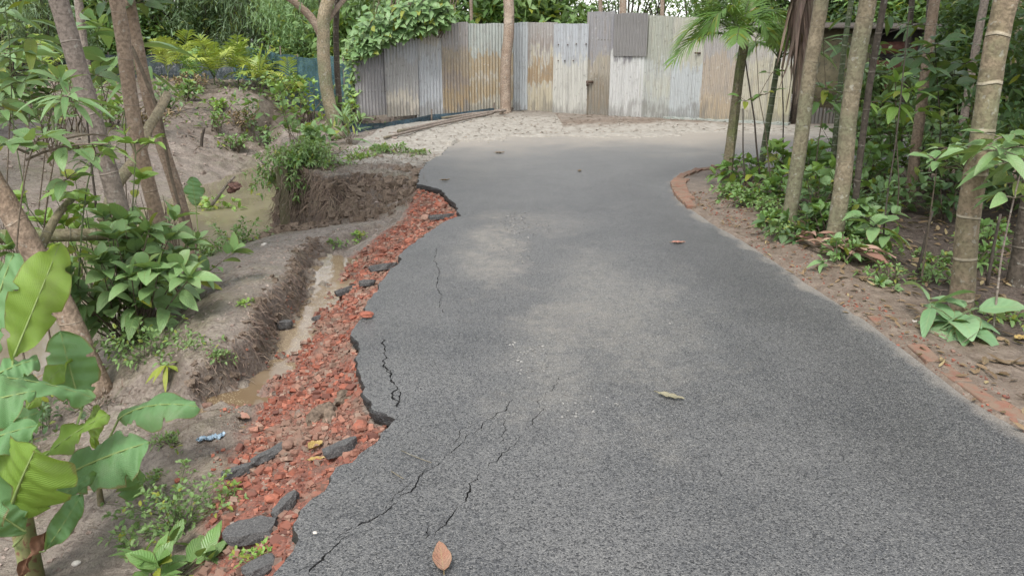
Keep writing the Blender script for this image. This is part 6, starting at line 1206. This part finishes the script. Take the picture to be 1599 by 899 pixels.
while True:
    i = int(s / .01)
    if i >= len(CR) - 2: break
    t_ = unit(CR[min(i + 3, len(CR) - 1)] - CR[max(i - 3, 0)]); nr = np.array([-t_[1], t_[0]]); tight = 1.3 < s < 2.9; c0 = CR[i][:2] + nr * (.06 if tight else .03)
    a = math.atan2(t_[1], t_[0]) + (1.5708 if tight else 0) + random.gauss(0, .07); brick(c0[0], c0[1], a, (nth('x') + ' crosswise red brick of the curb bend, counted from its far end') if tight else (nth('l') + ' lengthwise red brick of the curved curb, counted from its far end'), 'crosswise curb bricks' if tight else 'lengthwise curb bricks', z=.0 + random.uniform(-.008, .008)); s += .115 if tight else .255
CR = resample(PL([(1085, 332), (1150, 372), (1245, 434), (1350, 502), (1410, 548), (1462, 588), (1510, 625), (1560, 655), (1640, 700), (1760, 790)]), .01); s = 0
while s < len(CR) * .01 - .1:
    i = int(s / .01); t_ = unit(CR[min(i + 5, len(CR) - 1)] - CR[max(i - 5, 0)]); nr = np.array([-t_[1], t_[0]]); near_ = CR[i][1] < 3.9
    if random.random() < (.95 if near_ else .35): c0 = CR[i][:2] + nr * .09; brick(c0[0], c0[1], math.atan2(t_[1], t_[0]) + random.gauss(0, .06), (nth('n') + ' buried orange brick of the near right road edge, counted towards the camera') if near_ else (nth('f') + ' lone worn brick in the dirt verge, counted towards the camera'), 'near buried edge bricks' if near_ else 'far buried edge bricks', z=-.022 + random.uniform(-.008, .006))
    s += .25

# leaves, twigs and rags
def flat_leaf(name, label, p, L, w, rz, mat, curl=.25, cat='leaf', group=None, lift=.01, tilt=0):
    m = MB(); seg = 10; us = (-1, -.5, 0, .5, 1); v = []; at = []
    for i in range(seg + 1):
        t = i / seg; wd = w / 2 * max(.04, (math.sin(math.pi * t ** .8)) ** .8)
        for u in us: v.append(((t - .5) * L, u * wd, curl * L * ((t - .5) ** 2) + abs(u) ** 1.5 * wd * curl * 1.4 + .003 * math.sin(t * 20 + u * 3))); at.append((.5 + .3 * math.sin(t * 7 + u), .5 + u / 2, t, 0))
    n = 5; q = [(i * n + j, i * n + j + 1, (i + 1) * n + j + 1, (i + 1) * n + j) for i in range(seg) for j in range(4)]; v = np.array(v)
    m.add(v, q, None, at); m.tube([(-.5 * L, 0, curl * L * .25), (-.62 * L, .01 * L, curl * L * .2)], .0016, 4); m.add(v - [0, 0, .0012], [x[::-1] for x in q], None, at)
    o = m.build(name, mat); o.location = (p[0], p[1], p[2] + lift); o.rotation_euler = (tilt, 0, rz); tag(o, label, cat, group); return o
M_l1 = leaf_mat('fallen_leaf_brown', (.26, .125, .08), (.36, .19, .13), yf=0, trans=.1, rough=.6, veins=7); M_l2 = leaf_mat('fallen_leaf_tan', (.22, .20, .13), (.32, .28, .19), yf=0, trans=.1, rough=.6); M_l3 = leaf_mat('fallen_leaf_red', (.33, .14, .10), (.40, .19, .15), yf=0, trans=.1, rough=.6); M_l4 = leaf_mat('fallen_leaf_yellow', (.36, .24, .07), (.45, .32, .12), yf=0, trans=.1)
flat_leaf('fallen_leaf', 'brown dead leaf on the asphalt at the bottom edge', W(690, 875, 0), .155, .062, R(100), M_l1, .3)
flat_leaf('fallen_leaf', 'greyish tan leaf lying on the middle of the road', W(1047, 621, 0), .135, .045, R(-32), M_l2, .15)
flat_leaf('fallen_leaf', 'reddish leaf on the right side of the road, farther off', W(1059, 380, 0), .12, .06, R(5), M_l3, .15)
flat_leaf('fallen_leaf', 'dry yellow curled leaf on the brick rubble', G(494, 704), .085, .06, 1.0, M_l4, .5); flat_leaf('fallen_leaf', 'flat straw coloured leaf below the curled one on the rubble', G(495, 722), .08, .035, .3, M_l4, .2)
flat_leaf('fallen_leaf', 'orange red curled leaf on the mud left of the rubble', G(380, 656), .095, .06, -.4, M_l3, .5); flat_leaf('fallen_leaf', 'tiny brown leaf near the top left of the road', W(695, 283, 0), .12, .05, .4, M_dryl, .4)
flat_leaf('fallen_leaf', 'yellow fallen leaf on the soil at the right edge', G(1596, 532), .11, .07, .3, M_l4, .2); flat_leaf('fallen_leaf', 'large pale papery leaf at the verge by the right edge', G(1578, 572), .22, .05, -.2, M_dryl, .15)
flat_leaf('fallen_leaf', 'pale leaf on the asphalt beyond the mud stain', W(780, 240, 0), .16, .07, .3, M_dryl, .3); flat_leaf('fallen_leaf', 'small brown leaf lying by the mouth of the right hand road', W(905, 268, 0), .10, .05, 1.3, M_dryl, .3)
stick('twig', 'thin pale curved twig on the asphalt above the long crack', 'twig', [(627, 703), (645, 713), (674, 722)], [W(627, 703, .004)[1], W(645, 713, .004)[1], W(674, 722, .004)[1]], .004, M_barkA); stick('twig', 'short pale scrap of twig nearer the rubble', 'twig', [(611, 735), (622, 742), (630, 747)], [W(611, 735, .004)[1], W(622, 742, .004)[1], W(630, 747, .004)[1]], .005, M_barkA)
# blue rag
p = G(330, 690); m = MB(); u_ = np.linspace(-1, 1, 26); w_ = np.linspace(-1, 1, 12); U, V2 = np.meshgrid(u_, w_); zz = .014 * np.abs(fbm(U * 4, V2 * 4, 3, 88)) + .012 * np.abs(np.sin(V2 * 4 + U * 2)); lim = 1 - .35 * fbm(U * 3 + 5, U * 0, 2, 89)
v = np.stack([U * .062 + .008 * np.sin(V2 * 7 + U * 3), V2 * (.030 - .018 * np.abs(np.sin(U * 4.3))) * lim + .014 * U + .008 * np.sin(U * 9), zz * 1.3], -1).reshape(-1, 3); i = (np.arange(11)[:, None] * 26 + np.arange(25)[None, :]).ravel(); q = np.stack([i, i + 1, i + 27, i + 26], -1); m.add(v, q); m.add(v - [0, 0, .0015], q[:, ::-1])
o = m.build('rag', plain('blue_rag', (.16, .24, .32), (.34, .43, .50), 60, .6)); o.location = (p[0], p[1], p[2] + .004); o.rotation_euler = (0, 0, .15); tag(o, 'crumpled light blue plastic rag on the wet mud', 'rag')
# heap of dry sheaths
for k, px in enumerate(sorted(random.uniform(1238, 1320) for _ in range(15))):
    px = px; py = 378 + (px - 1238) * .42 + random.uniform(-8, 10); p = G(px, py); L_ = random.uniform(.22, .5)
    m = MB(); s_ = MB(); a = random.gauss(-.7, .5); ban_leaf(m, s_, p + [0, 0, .03 + .004 * k], p + np.array([math.cos(a) * L_, math.sin(a) * L_, random.uniform(-.0, .12)]), random.uniform(.05, .12), sag=.08, fold=.7, wav=.01, tint=random.random(), seg=12)
    tag(m.build('palm_sheath', M_sheath if k else globals().setdefault('M_sheath', leaf_mat('dry_sheath_leaf', (.22, .11, .08), (.40, .27, .21), yf=0, trans=.05, rough=.7, veins=1))), NTH[k] + ' dry palm sheath from the left in the heap beside the second lichen trunk', 'palm sheath', 'dry palm sheaths heaped on the verge')
# cliff details: post, hanging roots
P_ = Q(443, 355, 10.3); o = MB(); o.box((P_[0] + .05, 10.3, -.42), (.13, .13, .95), None, .03); tag(o.build('wooden_post', M_barkD, None, False), 'dark square post at the pond side corner of the washed out bank', 'post')
rt = empty('hanging_roots', (*Q(500, 300, 10.1)[:2], -.1)); tag(rt, 'mat of thin roots hanging down the face of the washed out hole', 'roots'); m = MB()
for k in range(150):
    px = random.uniform(448, 640) if k < 40 else random.uniform(450, 560); a = Q(px, random.uniform(262, 290), 10.55); g0 = ground(a[0], 10.45); pts = [np.array([a[0], 10.35 + random.uniform(-.25, .15), min(-.02, a[2])])]; ln = random.uniform(.25, .75)
    for j in range(5): pts.append(pts[-1] + [random.gauss(0, .035) - .02, random.gauss(-.02, .02), -ln / 5])
    m.tube(pts, [.008, .007, .006, .005, .004, .003], 4, False)
m.build('roots', M_stemb, rt)
cl_ = lump('clod', 'rusty brown dead clump at the end of the leaning stick over the pond', 'clod', Q(366, 292, 9.7), (.22, .16, .13), plain('dead_clump', (.10, .05, .04), (.22, .12, .09), 20, bump=.9, dist=.02), rough=.9, sink=.5); 

# ---------- loose ground cover
def dry_scatter(name, P, L, w, mat, lift=.012, shape='ovate', flat=.18):
    lv = Leaves(); n = len(P); a = rng.uniform(0, 6.28, n); D = np.c_[np.cos(a), np.sin(a), rng.normal(.05, flat, n)]
    lv.extend(P + [0, 0, lift], D, rng.normal(0, .25, (n, 3)) + [0, 0, 1], L * rng.uniform(.6, 1.3, n), w * rng.uniform(.6, 1.3, n), rng.uniform(-.3, .3, n), rng.uniform(.0, .35, n)); m = MB(); lv.into(m, shape, 3); return tag(m.build(name, mat), kind='stuff')
bedp = np.array([W(*p_, 0)[:2] for p_ in [(1130, 285), (1160, 320), (1250, 395), (1350, 455), (1430, 510), (1500, 560), (1600, 620), (1800, 720), (2200, 720), (2000, 275), (1300, 270), (1160, 268)]])
P = scatter(bedp, 3600); dry_scatter('leaf_litter', P, .075, .032, M_dryl)
P = scatter(bedp, 2600); dry_scatter('twig_litter', P, .14, .008, M_dryp, .012, 'strip', .1)
edge_ = np.array([W(*p_, 0)[:2] for p_ in [(1060, 300), (1150, 372), (1300, 470), (1410, 548), (1510, 625), (1640, 700), (1800, 800), (1850, 760), (1600, 620), (1500, 555), (1350, 455), (1250, 395), (1130, 300)]])
P = scatter(edge_, 1500); m = MB(); chips(m, P + [0, 0, .003], .005 + .014 * rng.random(len(P)) ** 3, .6, rng.uniform(.0, .6, len(P))); tag(m.build('verge_gravel', M_red, None, False), kind='stuff')
P = scatter(edge_, 380); dry_scatter('verge_litter', P, .05, .02, M_dryl, .008)
lip = np.array([W(*p_, 0)[:2] for p_ in [(560, 250), (650, 262), (720, 222), (800, 212), (1240, 205), (1240, 196), (800, 178), (600, 205)]])
P = scatter(lip, 1800); dry_scatter('sand_litter', P, .08, .02, M_dryp, .01, 'ovate', .05)
mudp_ = np.array([[-12, 17.5], [-2.2, 15.5], [-2.2, 24], [-14, 26]]); P = scatter(mudp_, 2600, lambda x, y: groundv(x, y) > -.6); dry_scatter('bank_litter', P, .22, .03, M_dryp, .02, 'strip', .25)
P = scatter(mudp_, 1200, lambda x, y: groundv(x, y) > -.3); dry_scatter('bank_weeds', P, .16, .05, M_weed, .02, 'ovate', .6)
near_ = np.array([[-3.5, 2.2], [-1.0, 2.2], [-1.2, 5], [-1.0, 10], [-3.6, 10.5], [-4.5, 6]]); P = scatter(near_, 5200, lambda x, y: (groundv(x, y) > -.36) | (y < 4.3)); m = MB(); chips(m, P, .005 + .02 * rng.random(len(P)) ** 3, .6, rng.uniform(.9, 1, len(P))); tag(m.build('mud_crumbs', plain('mud_crumb', (.17, .125, .10), (.30, .245, .21), 20), None, False), kind='stuff')
P = scatter(near_, 1500, lambda x, y: (groundv(x, y) > -.36) | (y < 4.3)); dry_scatter('ridge_litter', P, .05, .006, M_dryp, .006, 'strip', .2)
P = scatter(np.array([[-12, 12], [-3.3, 10.6], [-3.3, 5], [-1.2, 4.6], [-1.2, 10], [-2.2, 15.5], [-2.2, 24], [-14, 26]]), 5200, lambda x, y: groundv(x, y) > -.84); sz_ = (.012 + .06 * rng.random(len(P)) ** 3) * np.clip(P[:, 1] / 12, .4, 1.5); m = MB(); chips(m, P, sz_, .6, rng.uniform(.9, 1, len(P))); tag(m.build('mud_clods', plain('mud_clod', (.13, .10, .08), (.27, .22, .19), 12), None, False), kind='stuff')
P = scatter(np.array([[-3.4, 9.3], [-1.1, 9.0], [-.7, 10.9], [-1.2, 12.2], [-3.6, 12.2]]), 3200); dry_scatter('root_litter', P, .12, .007, M_dryp, .012, 'strip', .5)
# clods and matted roots on the broken faces
fx = rng.uniform(-3.25, -.95, 1500); fz = rng.uniform(-.72, -.01, 1500); FP = []
for x_, z_ in zip(fx, fz):
    ys = np.arange(8.9, 11.0, .02); g_ = groundv(np.full(len(ys), x_), ys); h_ = np.nonzero(g_ >= z_)[0]
    if len(h_) and h_[0] > 0: FP.append((x_, ys[h_[0]] - .01, z_))
FP = np.array(FP); m = MB(); chips(m, FP, .012 + .075 * rng.random(len(FP)) ** 3, .9, rng.uniform(.9, 1, len(FP))); tag(m.build('cliff_clods', M_clod, None, False), kind='stuff')
lv = Leaves(); k_ = rng.integers(0, len(FP), 1300); lv.extend(FP[k_] + [0, -.02, .05], np.c_[rng.normal(0, .4, 1300), rng.normal(-.15, .15, 1300), rng.uniform(-1.2, -.3, 1300)], np.tile([0, -1, .2], (1300, 1)), rng.uniform(.08, .28, 1300), .007, .1, .1); m = MB(); lv.into(m, 'strip', 3); tag(m.build('cliff_root_hair', M_dryp), kind='stuff')
P = scatter(np.array([[-3.3, 9.3], [-1.0, 9.0], [-.8, 10.9], [-3.3, 11.0]]), 1500, lambda x, y: groundv(x, y) < -.03); m = MB(); chips(m, P, .015 + .12 * rng.random(len(P)) ** 4, .8, rng.uniform(.9, 1, len(P))); tag(m.build('hole_clods', M_clod, None, False), kind='stuff')
lv = Leaves(); k_ = rng.integers(0, len(CREST) - 2, 1500); f_ = rng.random((1500, 1)); B_ = CREST[k_] * (1 - f_) + CREST[k_ + 1] * f_; off = rng.uniform(-.06, .09, (1500, 1)); B_[:, :2] += _nr[k_] * off; B_[:, 2] = groundv(B_[:, 0], B_[:, 1]) + .012
D_ = np.c_[_nr[k_] * rng.uniform(.1, 1, (1500, 1)) + rng.normal(0, .4, (1500, 2)), rng.uniform(-1.2, .5, 1500)]; lv.extend(B_, D_, rng.normal(0, .5, (1500, 3)) + [0, -.5, 1], rng.uniform(.03, .10, 1500), .005, .5, .1); m = MB(); lv.into(m, 'strip', 3); tag(m.build('ridge_root_fringe', M_dryp), kind='stuff')
P = CREST[rng.integers(0, len(CREST), 520)] + rng.normal(0, .05, (520, 3)); P[:, :2] += _nr[0] * .03; P[:, 2] = groundv(P[:, 0], P[:, 1]); m = MB(); chips(m, P, .008 + .045 * rng.random(520) ** 4, .8, rng.uniform(.9, 1, 520)); tag(m.build('ridge_clods', M_clod, None, False), kind='stuff')
# loose aggregate on the worn strip of the road
wp = np.array([W(*p_, 0)[:2] for p_ in [(700, 330), (860, 310), (960, 400), (1080, 540), (960, 640), (860, 660), (760, 500)]]); P = scatter(wp, 16000, lambda x, y: rng.random(len(x)) < np.clip(fbm(x * 1.7, y * .8, 3, 66) * 2.2 + .15, 0, 1)); P[:, 2] = road_z(P[:, 0], P[:, 1]) + .001
m = MB(); chips(m, P, .005 + .008 * rng.random(len(P)), .5, rng.uniform(0, 1, len(P)))
N = NT('aggregate'); at = N.attr('tint'); ch = N.sep(at.outputs['Color']); c = N.ramp(ch[0], [(0, (.07, .07, .07)), (.5, (.15, .145, .135)), (1, (.27, .26, .24))]); tag(m.build('loose_aggregate', N.finish(N.bsdf(c, .7)), None, False), kind='stuff')
